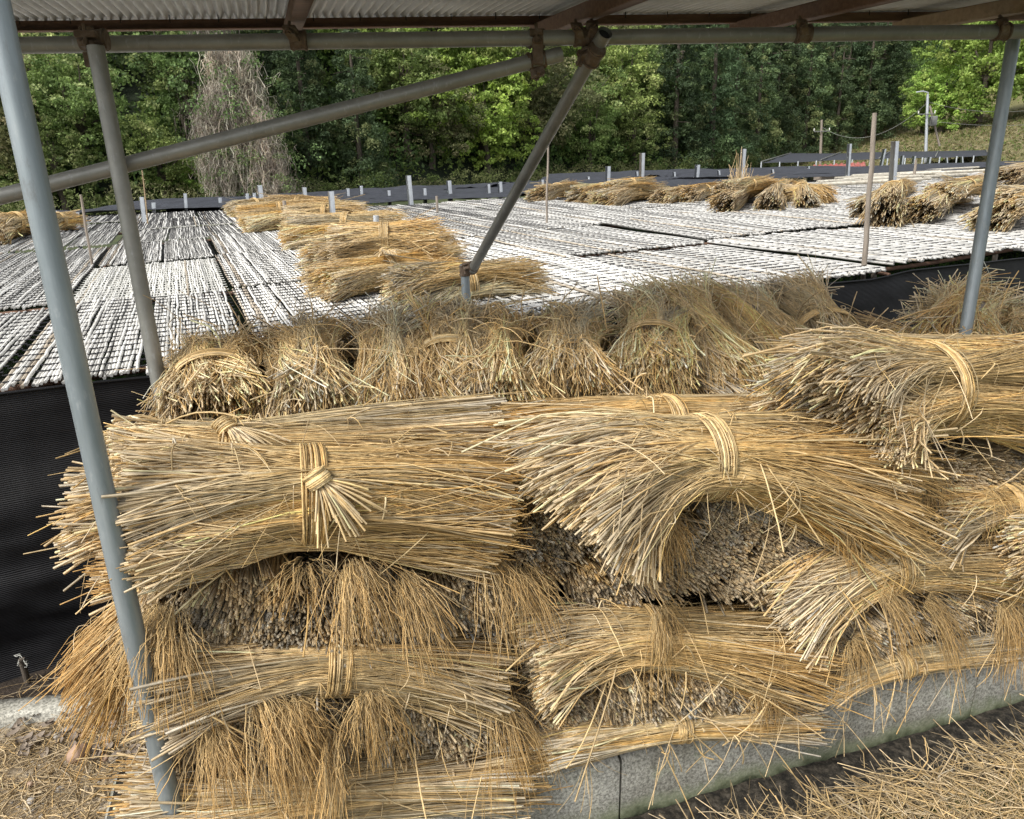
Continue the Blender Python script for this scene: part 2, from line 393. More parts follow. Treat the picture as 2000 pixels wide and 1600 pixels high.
# near ground: verge in front of / under the stack
def near_ground():
    # gravel verge (z about 0) in stack frame
    s = np.linspace(-4.5, 6, 170); t = np.linspace(0.10, 0.62, 14)
    # left verge also runs in front of the wall's end
    S, T = np.meshgrid(s, np.linspace(-2.6, 0.80, 62), indexing='ij')
    Z = -0.015 + 0.012 * vnoise(S * 5, T * 5, 5)
    # right of the pile's left end the verge is only behind the wall
    P = O + S[..., None] * ES + T[..., None] * ET; P[..., 2] = Z
    mb = MB(); i = np.arange(S.size).reshape(S.shape)
    F = np.stack([i[:-1, :-1], i[1:, :-1], i[1:, 1:], i[:-1, 1:]], -1).reshape(-1, 4)
    sc = (S[:-1, :-1] + S[1:, 1:]) / 2; tc = (T[:-1, :-1] + T[1:, 1:]) / 2
    keep = ((sc < -0.62) | (tc > 0.09)).ravel()
    mb.add(P, F[keep]); props(mb.obj('gravel_verge', 'gravel'), kind='structure')
    # strip between verge and net
    mb = MB(); S, T = np.meshgrid(np.linspace(-5, 6, 80), np.linspace(0.80, 2.8, 16), indexing='ij')
    Z = -0.245 + 0.02 * vnoise(S * 3, T * 3, 8)
    P = O + S[..., None] * ES + T[..., None] * ET; P[..., 2] = Z
    grid_mesh(mb, P); props(mb.obj('soil_strip', 'soil'), kind='structure')
    # ditch bed
    mb = MB(); S, T = np.meshgrid(np.linspace(-0.62, 6, 260), np.linspace(-0.5, 0.02, 30), indexing='ij')
    Z = -0.235 + 0.012 * vnoise(S * 9, T * 9, 9) + 0.008 * vnoise(S * 30, T * 30, 19)
    P = O + S[..., None] * ES + T[..., None] * ET; P[..., 2] = Z
    grid_mesh(mb, P); props(mb.obj('ditch_bed', 'mud'), kind='structure')
    # near bank
    mb = MB(); S, T = np.meshgrid(np.linspace(-0.62, 6, 160), np.linspace(-2.6, -0.235, 50), indexing='ij')
    edge = np.clip((-0.235 + 0.03 * vnoise(S * 4, S * 0, 4) - T) / 0.09, 0, 1)
    Z = -0.26 + 0.125 * edge ** .7 + 0.012 * vnoise(S * 7, T * 7, 10)
    P = O + S[..., None] * ES + T[..., None] * ET; P[..., 2] = Z
    grid_mesh(mb, P); props(mb.obj('near_bank', 'bank'), kind='structure')
near_ground()
def ditch_wall():
    cuts = [-0.62, 0.35, 1.735, 3.2, 5.0]
    labs = ['short mossy concrete ditch wall length under the left straw column',
            'mossy concrete ditch wall length in the middle, under the fanned bundle column',
            'mossy concrete ditch wall length at the right, beyond the dark joint', 'far concrete ditch wall length past the right edge of the straw']
    for k in range(4):
        a, b = cuts[k] + .004, cuts[k + 1] - .004
        mb = MB(); S, T = np.meshgrid(np.linspace(a, b, 40), [0, 0], indexing='ij')
        prof = np.array([(0.006, -0.30), (0.002, -0.15), (0.0, -0.012), (0.012, 0.0), (0.09, 0.002), (0.16, 0.0), (0.165, -0.30)])
        Sg = np.linspace(a, b, 50)
        P = O + Sg[:, None, None] * ES + prof[None, :, 0, None] * ET; P = P.copy(); P[..., 2] = prof[None, :, 1]
        P = P + ET * (0.003 * vnoise(Sg * 8, Sg * 0, 2))[:, None, None]
        grid_mesh(mb, P[::-1]);
        for e in (0, -1): 
            n0 = mb.n; mb.add(P[e], [[0, 1, 5, 6], [1, 2, 4, 5]] if e else [[6, 5, 1, 0], [5, 4, 2, 1]])
        o = mb.obj('ditch_wall', 'concrete'); props(o, labs[k], 'wall', 'lengths of the concrete ditch wall')
ditch_wall()
def kerb():
    mb = MB(); A = PZ(-700, 1450, 0.0); B = PZ(620, 1340, 0.0); d = B - A; L = np.linalg.norm(d[:2]); d = _norm(d)
    box(mb, (A + B) / 2 + np.array([0, 0, -0.11]), L, 0.09, 0.27, ax=d, ay=np.cross([0, 0, 1], d), bev=0.008)
    props(mb.obj('concrete_kerb', 'concrete'), 'low grey concrete kerb crossing the straw-littered gravel before the black net', 'kerb')
    mb = MB(); c = PZ(290, 1480, 0.0)
    box(mb, ST(-1.02, 0.22, -0.08), 0.20, 0.40, 0.22, ax=ES, ay=ET, bev=0.012)
    props(mb.obj('concrete_block', 'concrete'), 'squared concrete block end showing beside the foot of the left steel post', 'block')
kerb()

# ------------------------------------------------------------------ shed
def pipe(mb, a, b, r=0.0243, S=20, hollow=True):
    a = np.asarray(a, float); b = np.asarray(b, float)
    K = 12; P = a + (b - a) * np.linspace(0, 1, K)[:, None]
    tubes(mb, P[None], r, (1, 1, 1), S, cap=not hollow)
    if hollow: tubes(mb, P[None] + 0, r * 0.88, (1, 1, 1), S, cap=False)
def disc(mb, c, ax, r, S=16):
    ax = _norm(np.asarray(ax, float)); u = _norm(np.cross(ax, [0.1, 0.3, 1])); v = np.cross(ax, u)
    th = np.arange(S) / S * 2 * np.pi
    V = np.concatenate([[c], c + r * (np.cos(th)[:, None] * u + np.sin(th)[:, None] * v)])
    mb.add(V, [[0, 1 + k, 1 + (k + 1) % S] for k in range(S)])
def clamp(parent, c, ax, r=0.0243, bolt=None, scale=1.0):
    """swivel clamp: a band round the pipe with lugs, bolt and nut"""
    c = np.asarray(c, float); ax = _norm(np.asarray(ax, float)); mb = MB()
    ro = r * 1.16
    for s_ in (-1, 1):
        P = np.array([c + ax * (s_ * 0.020 * scale - .002), c + ax * (s_ * 0.020 * scale + .004)]); tubes(mb, P[None], ro * 1.12, (1, 1, 1), 20)
    P = np.array([c - ax * 0.026 * scale, c + ax * 0.026 * scale]); tubes(mb, P[None], ro, (1, 1, 1), 20)
    bd = _norm(np.array(bolt if bolt is not None else [0, -1, -.4], float)); sd = _norm(np.cross(ax, bd))
    box(mb, c + bd * (ro + .012), 0.040 * scale, 0.028, 0.020, ax=ax, ay=bd, bev=.003)
    box(mb, c + bd * (ro + .004) + sd * ro * .9, 0.030 * scale, 0.034, 0.016, ax=ax, ay=bd, bev=.003)
    tubes(mb, np.array([[c + bd * (ro + .02) - sd * .028, c + bd * (ro + .02) + sd * .036]]), 0.0055, (1, 1, 1), 8)
    tubes(mb, np.array([[c + bd * (ro + .02) + sd * .018, c + bd * (ro + .02) + sd * .029]]), 0.0105, (1, 1, 1), 6)
    return mb.obj('clamp', 'rust', parent, smooth=False)
BL = PD(100, 88, 2.25); BR = PD(1960, 62, 2.93); bz = (BL[2] + BR[2]) / 2
bd_ = BR - BL; bd_[2] = 0; bd_ = _norm(bd_)
zr = 2.118
# beam end points recomputed at a constant height so that it projects on the photographed pipe
BL = PZ(100, 88, zr); BR = PZ(1960, 62, zr); bd_ = _norm(BR - BL); bn = np.array([-bd_[1], bd_[0], 0])
def build_shed():
    sh = empty('open_shed', (-0.89, 1.5, 0), 'open steel pipe shed with corrugated roof sheets standing over the straw stack', 'shed')
    def prt(name, mb, mat, smooth=True): return mb.obj(name, mat, sh, smooth)
    mb = MB(); pipe(mb, (-0.905, 1.535, 2.32), (-0.862, 1.447, -0.10), 0.0243); prt('post', mb, 'pipe')
    p2 = PD(190, 110, 2.24); p2b = PD(318, 790, 2.52)
    d2 = (p2b - p2) / (p2b[2] - p2[2])
    top2 = p2 + d2 * (2.095 - p2[2]); bot2 = p2 + d2 * (-0.2 - p2[2])
    mb = MB(); pipe(mb, top2, bot2); po2 = prt('post', mb, 'pipe_dull')
    p3 = PD(1974, 110, 2.93); p3b = PD(1895, 590, 3.1); d3 = (p3b - p3) / (p3b[2] - p3[2])
    top3 = p3 + d3 * (2.12 - p3[2]); bot3 = p3 + d3 * (-0.2 - p3[2])
    mb = MB(); pipe(mb, top3, bot3); po3 = prt('post', mb, 'pipe')
    mb = MB(); pipe(mb, BL - bd_ * 0.105, BR + bd_ * 0.8); bm = prt('eave_pipe', mb, 'pipe_dull')
    clamp(bm, PZ(183, 78, zr), bd_, bolt=(0, -1, .2), scale=1.5)
    mb = MB(); c = PZ(184, 90, zr) - bn * 0.036
    box(mb, c + np.array([0, 0, -0.012]), 0.05, 0.014, 0.105, ax=bd_, ay=bn, bev=.003); 
    box(mb, c + np.array([0, 0, 0.035]) - bn * .006, 0.042, 0.012, 0.03, ax=bd_, ay=bn, bev=.003)
    mb.obj('bracket', 'rust', bm, False)
    for px, py in ((583, 79), (1135, 73), (1568, 66), (1955, 62)):
        clamp(bm, PZ(px, py, zr), bd_, bolt=(-.35, -.6, .65))
    # brace A : sloping long pipe clamped under the eave pipe
    A0 = PD(-160, 425, 2.30); A1 = PD(1096, 106, 2.56)
    mb = MB(); pipe(mb, A0, A1); ba = prt('brace_pipe', mb, 'pipe_dull'); dA = _norm(A1 - A0)
    cA = PD(1047, 118, 2.553); clamp(ba, cA, dA, bolt=(.1, -.3, -1), scale=1.2)
    mb = MB(); cb = PZ(1047, 76, zr); mid = (cA + cb) / 2 - bn * .02
    box(mb, mid - bn * .012, 0.036, 0.02, 0.10, ax=bd_, ay=bn, bev=.003)
    mb.obj('clamp_body', 'rust', ba, False); clamp(ba, cb, bd_, bolt=(0, -1, .3), scale=1.1)
    BD0 = 2.46
    # brace B : falls away from the eave pipe to the stub post among the mats
    B0 = PD(1182, 64, BD0); B1 = PD(922, 528, 4.02)
    mb = MB(); pipe(mb, B0, B1); bb = prt('brace_pipe', mb, 'pipe_dull'); dB = _norm(B1 - B0)
    mb = MB(); disc(mb, B0 + dB * .012, dB, 0.0212); mb.obj('bore_shade_disc', 'black', bb, False)  # black disc stands in for the shade inside the open pipe
    clamp(bb, PD(1160, 108, BD0 + .06), dB, bolt=(-1, .3, -.2), scale=1.3)
    clamp(bm, PZ(1150, 73, zr), bd_, bolt=(.2, -.6, .8))
    sp_t = PD(907, 516, 4.10); sp_b = sp_t * np.array([1, 1, 0]) + np.array([0.008, -0.02, -.2])
    mb = MB(); pipe(mb, sp_t, sp_b, 0.0243); sp = prt('stub_post', mb, 'pipe')
    clamp(sp, sp_t - np.array([0, 0, .035]), (0, 0, 1), bolt=(1, -.2, 0), scale=1.1)
    clamp(bb, PD(924, 522, 4.0), dB, bolt=(-1, 0, -.2), scale=.8)
    # purlins (brown), rafters, roof sheet. roof rises slightly away from the viewer
    rise = math.tan(R(1.3))
    pa = PZ(100, 47, 2.243); pb = PZ(1900, 36, 2.243); pd = bd_
    t_p = (((pa + pb) / 2) - BL) @ bn
    mb = MB(); c0 = BL + bn * t_p
    box(mb, np.array([*(c0 + bd_ * 1.6)[:2], 2.243]), 4.7, 0.035, 0.034, ax=bd_, ay=bn, bev=.003); prt('purlin', mb, 'wood')
    mb = MB(); c0 = BL + bn * (t_p - .85)
    box(mb, np.array([*(c0 + bd_ * 1.6)[:2], 2.236 - .85 * rise]), 4.7, 0.035, 0.058, ax=bd_, ay=bn, bev=.003); prt('purlin', mb, 'wood')
    def s_at(px): # along-beam position of a photo column on the eave pipe
        return (PZ(px, 88 - (px - 100) * 26 / 1860, zr) - BL) @ bd_
    rdir = np.array([-math.sin(R(17.0)), math.cos(R(17.0)), 0]); rn = _norm(rdir + np.array([0, 0, rise]))
    for px, mt, wd in ((585, 'wood', .048), (1150, 'wood', .05), (1600, 'wood', .05), (1965, 'wood2', .055)):
        s = s_at(px); c = BL + bd_ * s; mb = MB()
        Lr = 1.15; cc = np.array([*c[:2], 2.188]) + rn * (t_p + .05 - Lr / 2)
        box(mb, cc + np.array([0, 0, .009]), wd, Lr, 0.052, ax=np.array([rdir[1], -rdir[0], 0]), ay=rn, bev=.003); prt('rafter', mb, mt)
    # corrugated sheets: overlapping, each sheet a part
    zt = 2.270
    for k in range(6):
        s0 = -0.75 + k * 0.76; s1 = s0 + 0.80
        S = np.linspace(s0, s1, int((s1 - s0) / 0.032 * 10)); T = np.linspace(t_p - 1.22, t_p + .27, 24)
        SS, TT = np.meshgrid(S, T, indexing='ij')
        Z = zt + .0095 * np.sin(SS / 0.032 * 2 * np.pi) + (TT - t_p) * rise + 0.0022 * (k % 2) + .0015 * vnoise(SS * 3, TT * 3, k)
        P = BL + SS[..., None] * bd_ + TT[..., None] * rdir / (rdir @ bn); P[..., 2] = Z
        mb = MB(); grid_mesh(mb, P); P2 = P.copy(); P2[..., 2] += .0012; grid_mesh(mb, P2[::-1])
        prt('roof_sheet', mb, 'roofsheet')
    # nails through the sheet into the purlin
    mb = MB(); q = []
    for s in np.arange(-.6, 3.6, .17):
        c = BL + bd_ * s + bn * (t_p - .035); q.append([[c[0], c[1], 2.245], [c[0], c[1], 2.272]])
    tubes(mb, np.array(q), .0018, (1, 1, 1), 4); prt('nails', mb, 'black')
build_shed()

# ------------------------------------------------------------------ straw
C_BUTT = np.array([.66, .525, .34]); C_MID = np.array([.59, .43, .21]); C_TIP = np.array([.55, .335, .12]); C_OLD = np.array([.47, .355, .225]); C_GREY = np.array([.52, .43, .32])
SURF = []     # points on bundle surfaces for loose straws
def straw_cols(u, rg, age=0.0, gold=1.0):
    """u (n,K) 0=butt 1=tip"""
    n, K = u.shape
    u = u[..., None]
    a = C_BUTT * (1 - age) + C_GREY * age; m = C_MID * (1 - age) + C_OLD * age; tip = C_TIP * gold + C_MID * (1 - gold); tip = tip * (1 - age * .6) + C_OLD * age * .6
    c = np.where(u < .45, a + (m - a) * (u / .45), m + (tip - m) * ((u - .45) / .55))
    br = rg.normal(1, .22, (n, 1, 1)).clip(.4, 1.5)
    warm = rg.normal(0, .035, (n, 1, 1))
    return (c * br * np.concatenate([1 + warm, np.ones_like(warm), 1 - 2 * warm], -1)).clip(.02, .85)
def catmull3(L, Mi, Rr, t):
    L, Mi, Rr = map(lambda v: np.asarray(v, float), (L, Mi, Rr))
    # quadratic through three points at t=-1,0,1
    t = t[..., None]
    q = .45 * t * t + .55 * (np.sqrt(t * t + .012) - .1095)      # nearly straight halves meeting at the tie
    return Mi + (Rr - L) / 2 * t + ((Rr + L) / 2 - Mi) * q
def bundle(label, L, Mi, Rr, rw=(.10, .085), rl=(.16, .13), rr=(.16, .12), n=700, butt=-1, mix=.15, age=.2, gold=.8, tie=True, tie_t=0.0,
           droop=0.03, rb=.0036, rt=.0014, K=8, seed=0, group=None, cat='straw bundle', knot=None, jit=.05, wav=.006, twist=.25, surf=True, core=.72, ends_only=False, name='straw_bundle', S=4, fray=.5, rlo=.80, dark=1.0, chaos=.16, lump=.07, lock=1.0):
    rg = np.random.default_rng(seed + 100)
    L, Mi, Rr = map(lambda v: np.asarray(v, float), (L, Mi, Rr))
    root = empty(name, (Mi[0], Mi[1], min(L[2], Mi[2], Rr[2]) - rw[1]), label, cat, group)
    half = np.linalg.norm(Rr - L) / 2
    def frame(t):
        T = (Rr - L) / 2 + ((Rr + L) / 2 - Mi) * 2 * t[..., None]; T = _norm(T)
        N2 = _norm(np.cross(T, np.broadcast_to([0.0, 0.0, 1.0], T.shape))); N1 = np.cross(N2, T)
        return T, N1, N2
    def radii(t):
        s = np.sqrt(t * t + .006) - .0775
        e = np.where(t[..., None] < 0, np.array(rl), np.array(rr))
        return np.array(rw) + (e - np.array(rw)) * s[..., None]
    mb = MB()
    t0 = -1 + rg.normal(0, jit, n); t1 = 1 + rg.normal(0, jit, n) 
    isb = rg.random(n) < mix     # reversed straws
    b_at = np.where(isb, -butt, butt)          # end (sign) at which the thick butt is
    # tips are uneven
    long_ = rg.normal(0, jit * 1.6, n)
    t1 = np.where(b_at < 0, t1 + long_, t1); t0 = np.where(b_at > 0, t0 - long_, t0)
    short = rg.random(n) < .18
    cutl = rg.uniform(.3, .9, n); t1 = np.where(short & (b_at < 0), t1 - cutl, t1); t0 = np.where(short & (b_at > 0), t0 + cutl, t0)
    t = t0[:, None] + (t1 - t0)[:, None] * np.linspace(0, 1, K)
    T, N1, N2 = frame(t); rad = radii(t)
    ph = rg.uniform(0, 2 * np.pi, n); outer = rg.random(n) < .72
    rho = np.where(outer, rg.uniform(rlo, 1.03, n), np.sqrt(rg.uniform(0, .75, n)))
    if ends_only: rho = np.sqrt(rg.uniform(0, 1.05, n))
    ch = rg.random(n) < chaos
    phv = ph[:, None] + (rg.normal(0, twist, n) + ch * rg.normal(0, .55, n))[:, None] * t
    rho = np.where(ch, rg.uniform(1.0, 1.07, n), rho)
    lp = rg.uniform(0, 6.28, 4)
    # locks: clumps of stems that stray together
    nl_ = 15; lk = ((ph / 6.283 * nl_ + rg.normal(0, .22, n)).astype(int)) % nl_
    la = rg.normal(0, 1, nl_)[lk][:, None]; lb = rg.normal(0, 1, nl_)[lk][:, None]; lc = rg.normal(0, 1, nl_)[lk]
    at_ = np.abs(t)
    phv = phv + lock * .30 * np.where(t > 0, la, lb) * at_ ** 1.3
    rad = rad * (1 + lock * .10 * np.where(t > 0, lb, -la * .8) * at_)[..., None]
    lockc = (1 + lock * .13 * lc)[:, None, None]; lock_w = (lock * .05 * rg.normal(0, 1, nl_)[lk])[:, None, None]
    rad = rad * (1 + lump * np.sin(3 * phv + lp[0] + 1.3 * t) + lump * .8 * np.sin(7 * phv + lp[1] - 1.1 * t) + lump * .5 * np.sin(13 * phv + lp[2]) * np.abs(t))[..., None]
    # some straws splay more than the bundle
    splay = 1 + (rg.random(n) < fray * .12)[:, None] * rg.uniform(.1, .6, n)[:, None] * np.abs(t) ** 2
    off = rho[:, None, None] * splay[..., None] * (np.cos(phv)[..., None] * rad[..., 0:1] * N2 + np.sin(phv)[..., None] * rad[..., 1:2] * N1)
    P = catmull3(L, Mi, Rr, t) + off
    fr = rg.uniform(3, 8, (n, 1)); 
    P = P + wav * (np.sin(t * fr + rg.uniform(0, 6, (n, 1)))[..., None] * N1 + np.cos(t * fr * 1.2 + rg.uniform(0, 6, (n, 1)))[..., None] * N2) * np.abs(t)[..., None]
    P[..., 2] -= droop * np.abs(t) ** 2.2 * rg.uniform(.3, 1.7, (n, 1))
    u = np.where(b_at[:, None] < 0, (t + 1) / 2, (1 - t) / 2).clip(0, 1)
    rr_ = (rb + (rt - rb) * u ** .75) * rg.uniform(.6, 1.3, (n, 1)) * np.where(ch, .6, 1)[:, None]
    col = (straw_cols(u, rg, age, gold) * dark * lockc * np.concatenate([1 + lock_w, 1 + 0 * lock_w, 1 - 2 * lock_w], -1)).clip(.02, .8)
    tubes(mb, P, rr_, col, S)
    # filler core for the inner straw, coloured dark as shade between the stems
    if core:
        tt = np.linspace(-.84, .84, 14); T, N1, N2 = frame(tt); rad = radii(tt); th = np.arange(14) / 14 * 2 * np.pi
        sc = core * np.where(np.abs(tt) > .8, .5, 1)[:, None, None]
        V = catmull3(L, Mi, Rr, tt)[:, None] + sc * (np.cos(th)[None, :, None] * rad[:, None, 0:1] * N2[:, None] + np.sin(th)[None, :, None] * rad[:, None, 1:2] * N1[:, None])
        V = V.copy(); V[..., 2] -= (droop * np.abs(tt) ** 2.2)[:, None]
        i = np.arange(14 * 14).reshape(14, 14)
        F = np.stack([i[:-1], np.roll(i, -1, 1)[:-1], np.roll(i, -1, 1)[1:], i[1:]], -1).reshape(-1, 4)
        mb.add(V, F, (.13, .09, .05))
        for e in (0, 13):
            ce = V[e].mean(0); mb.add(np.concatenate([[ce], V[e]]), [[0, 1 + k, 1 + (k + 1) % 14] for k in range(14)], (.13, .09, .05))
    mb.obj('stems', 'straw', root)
    if surf:
        k = rg.integers(0, n, 120); kk = rg.integers(1, K - 1, 120)
        pts = P[k, kk]; nr = _norm(off[k, kk]); ok = (nr[:, 2] > -.1) | (nr @ (-ET) > .4)
        for p_, n_ in zip(pts[ok], nr[ok]): SURF.append((p_, n_)) if p_[2] > .13 or rg.random() < .12 else None
    if tie:
        nt_ = 30; K2 = 26
        th = np.linspace(-.3, 2 * np.pi + .1, K2)[None] + rg.normal(0, .05, (nt_, 1))
        offs = (rg.uniform(-.028, .028, nt_) / half)[:, None] + rg.normal(0, .008, (nt_, 1)) * np.sin(th * 1.0 + rg.uniform(0, 6, (nt_, 1))) + tie_t
        T, N1, N2 = frame(offs); rad = radii(offs)
        lift = 1.11 + rg.uniform(0, .10, (nt_, 1))
        P2 = catmull3(L, Mi, Rr, offs) + lift[..., None] * (np.cos(th)[..., None] * rad[..., 0:1] * N2 + np.sin(th)[..., None] * rad[..., 1:2] * N1)
        mt = MB(); u2 = np.broadcast_to(rg.uniform(.2, .8, (nt_, 1)), th.shape)
        tubes(mt, P2, rg.uniform(.0014, .0028, (nt_, 1)), straw_cols(u2, rg, age * .5, .6), 4)
        to = mt.obj('tie', 'straw', root)
        if knot:
            ka, ktail = knot      # knot angle round the bundle; tail direction vector
            tk = np.array([tie_t]); T, N1, N2 = frame(tk); rad = radii(tk)
            kc = catmull3(L, Mi, Rr, tk)[0] + 1.2 * (math.cos(ka) * rad[0, 0] * N2[0] + math.sin(ka) * rad[0, 1] * N1[0])
            nv = _norm(math.cos(ka) * N2[0] + math.sin(ka) * N1[0]); mk = MB(); nk = 16
            ta = np.linspace(0, 2 * np.pi * 1.15, 16)[None] + rg.uniform(0, .5, (nk, 1))
            ax1 = _norm(np.asarray(ktail, float)); ax2 = np.cross(nv, ax1)
            rk = .024 + rg.uniform(-.009, .006, (nk, 1))
            P3 = kc + nv * .012 + (np.cos(ta) * rk)[..., None] * ax2 + (np.sin(ta) * rk * .9)[..., None] * nv + (rg.uniform(-.018, .018, (nk, 1)) + .008 * np.sin(ta))[..., None] * ax1
            tubes(mk, P3, .0028, straw_cols(np.full(ta.shape, .4), rg, 0, .5), 5)
            nl = 46; tv = np.linspace(0, 1, 6)[None]
            spread = rg.normal(0, 1, (nl, 1)); lens = rg.uniform(.07, .17, (nl, 1))
            P4 = kc + nv * .012 + (tv * lens)[..., None] * ax1 + (spread * tv * .05)[..., None] * ax2 + (.018 * np.sin(tv * 2.5) + rg.normal(0, .006, (nl, 1)) * tv)[..., None] * nv
            tubes(mk, P4, .0026, straw_cols(np.broadcast_to(rg.uniform(0, .35, (nl, 1)), (nl, 6)), rg, 0, .5), 4)
            mk.obj('knot', 'straw', to)
    return root
def tuft(root, p, d, n=150, Ln=.16, spread=.055, sag=.10, seed=0, gold=1.0, rw=.02):
    rg = np.random.default_rng(seed + 900); n = int(n * rg.uniform(.5, 1.3)); Ln = Ln * rg.uniform(.6, 1.15); spread = spread * rg.uniform(.4, 1.0); p = np.asarray(p, float); d = _norm(np.asarray(d, float)); K = 7
    t = np.linspace(0, 1, K)[None]; ln = rg.uniform(.55, 1.15, (n, 1)) * Ln
    sd = _norm(np.cross(d, [0, 0, 1])); ud = np.cross(sd, d)
    a = rg.normal(0, 1, (n, 1)); b = rg.normal(0, 1, (n, 1))
    P = p + (a * rw)[..., None] * sd + (b * rw * .7)[..., None] * ud + (ln * t)[..., None] * d + (a * spread * t ** 1.1 + rg.normal(0, .004, (n, K)))[..., None] * sd + (b * spread * .5 * t ** 1.2 + rg.normal(0, .003, (n, K)))[..., None] * ud
    P = P + (rg.normal(0, .012, (n, 1, 3)) + .006 * np.sin(t[..., None] * rg.uniform(3, 9, (n, 1, 3)) + rg.uniform(0, 6, (n, 1, 3)))) * t[..., None]
    P[..., 2] -= sag * t ** 2 * rg.uniform(.2, 1.6, (n, 1))
    mb = MB(); c = straw_cols(np.broadcast_to(.45 + .5 * t, (n, K)).clip(0, 1), rg, .1, gold * .85)
    tubes(mb, P, rg.uniform(.0005, .0011, (n, 1)), c * .9, 3, cap=False)
    return mb.obj('tuft', 'straw', root)
GH = 'straw bundles lying lengthways in the stack under the roof'
GE = 'straw bundles packed end-on in the front face of the stack'
GB = 'straw bundles laid crosswise along the back of the stack'
def HB(label, l, m, r, **k): return bundle(label, PT(*l), PT(*m), PT(*r), group=GH, **k)
# -- front column, left
B1_ = HB('large straw bundle on top of the left column, thick knotted tie at its middle', (300, 1000, .14), (610, 965, .12), (945, 975, .16),
   rw=(.115, .105), rl=(.165, .155), rr=(.165, .155), n=3300, droop=.015, age=.10, gold=.75, mix=.22, fray=.2, seed=1, knot=(.7, (.55, -.2, -.8)), jit=.03, rb=.0031, lump=.09)
HB('straw bundle behind the left top bundle, its small knot near the cut end', (235, 905, .36), (470, 893, .38), (965, 870, .42),
   rw=(.10, .09), rl=(.12, .10), rr=(.15, .12), n=1700, droop=.02, age=.15, gold=.3, mix=.3, seed=2, knot=(1.15, (.6, -.4, -.5)), tie_t=-.08, rb=.0036)
HB('straw bundle lying low in the left column, pale tie at its centre', (322, 1340, .07), (655, 1290, .06), (938, 1318, .08),
   rw=(.085, .07), rl=(.12, .105), rr=(.12, .11), n=1700, droop=.015, age=.2, gold=.3, mix=.35, seed=3, rb=.0031)
HB('bottom straw bundle of the left column, golden tips over the concrete wall', (270, 1560, .03), (640, 1535, .03), (1000, 1495, .05),
   rw=(.09, .065), rl=(.10, .07), rr=(.12, .085), n=1500, droop=.0, age=.2, gold=.9, mix=.4, seed=4, rb=.003)
# -- middle column
HB('broad fanned straw bundle crowning the middle column, cut ends swept down left', (1140, 975, .10), (1362, 893, .12), (1690, 935, .13),
   rw=(.115, .105), rl=(.20, .22), rr=(.20, .185), n=3800, droop=.05, age=.06, gold=.6, mix=.12, seed=5, tie_t=.02, rb=.0033, jit=.06, fray=1, lump=.1, chaos=.2)
HB('straw bundle behind the fanned bundle, with orange tips pointing left', (1000, 838, .34), (1300, 822, .36), (1600, 828, .38),
   rw=(.085, .07), rl=(.10, .07), rr=(.12, .09), n=1400, butt=1, droop=.03, age=.1, gold=1, mix=.2, seed=6, rb=.003)
HB('straw bundle low in the middle column, tied right of its bristling cut ends', (1040, 1270, .05), (1262, 1245, .05), (1550, 1280, .03),
   rw=(.085, .08), rl=(.13, .125), rr=(.15, .13), n=1900, droop=.03, age=.12, gold=.6, mix=.15, seed=7, rb=.0034, fray=1)
HB('flat bottom straw bundle of the middle column resting on the concrete wall', (1062, 1462, -.01), (1320, 1415, -.01), (1572, 1412, -.01),
   rw=(.05, .042), rl=(.07, .045), rr=(.07, .05), n=800, butt=1, droop=.0, age=.15, gold=.3, mix=.4, seed=8, rb=.003)
# -- right column
HB('wide straw bundle on top of the right column, long band of straw round it', (1625, 815, .10), (1800, 755, .17), (2110, 768, .20),
   rw=(.14, .125), rl=(.20, .22), rr=(.22, .18), n=3300, droop=.01, age=.1, gold=.55, mix=.15, seed=9, rb=.0031, jit=.07, lump=.09, chaos=.22)
HB('straw bundle behind the right column top, stems lying flat to the left', (1560, 705, .50), (1800, 692, .50), (2150, 705, .52),
   rw=(.09, .07), rl=(.12, .08), rr=(.14, .09), n=1200, droop=.02, age=.25, gold=.3, mix=.4, seed=10, tie=False, rb=.003)
HB('twisted straw bundle in the right column, cut ends hanging down left', (1530, 1160, .08), (1720, 1100, .06), (1985, 1090, .10),
   rw=(.10, .085), rl=(.13, .13), rr=(.12, .09), n=1700, droop=.05, age=.2, gold=.5, mix=.15, seed=11, rb=.0034, fray=1.5, chaos=.25)
HB('short fanned straw bundle at the right edge, overlapping the top of the twisted one', (1800, 1010, .10), (1960, 985, .11), (2180, 1000, .14),
   rw=(.075, .065), rl=(.12, .10), rr=(.12, .1), n=1500, droop=.04, age=.15, gold=.9, mix=.3, seed=17, rb=.003, fray=1)
HB('flat bottom straw bundle of the right column lying on the wall', (1600, 1345, -.01), (1750, 1295, -.01), (1970, 1262, .0),
   rw=(.05, .04), rl=(.06, .035), rr=(.06, .045), n=800, butt=1, droop=.0, age=.15, gold=.2, mix=.3, seed=12, rb=.003)
HB('straw bundle cut off by the right edge of the photo, low in the stack', (1945, 1050, .02), (2090, 1040, .05), (2300, 1060, .1),
   rw=(.09, .08), rl=(.11, .10), rr=(.12, .1), n=900, age=.15, gold=.3, mix=.2, seed=13, tie=False, rb=.003)
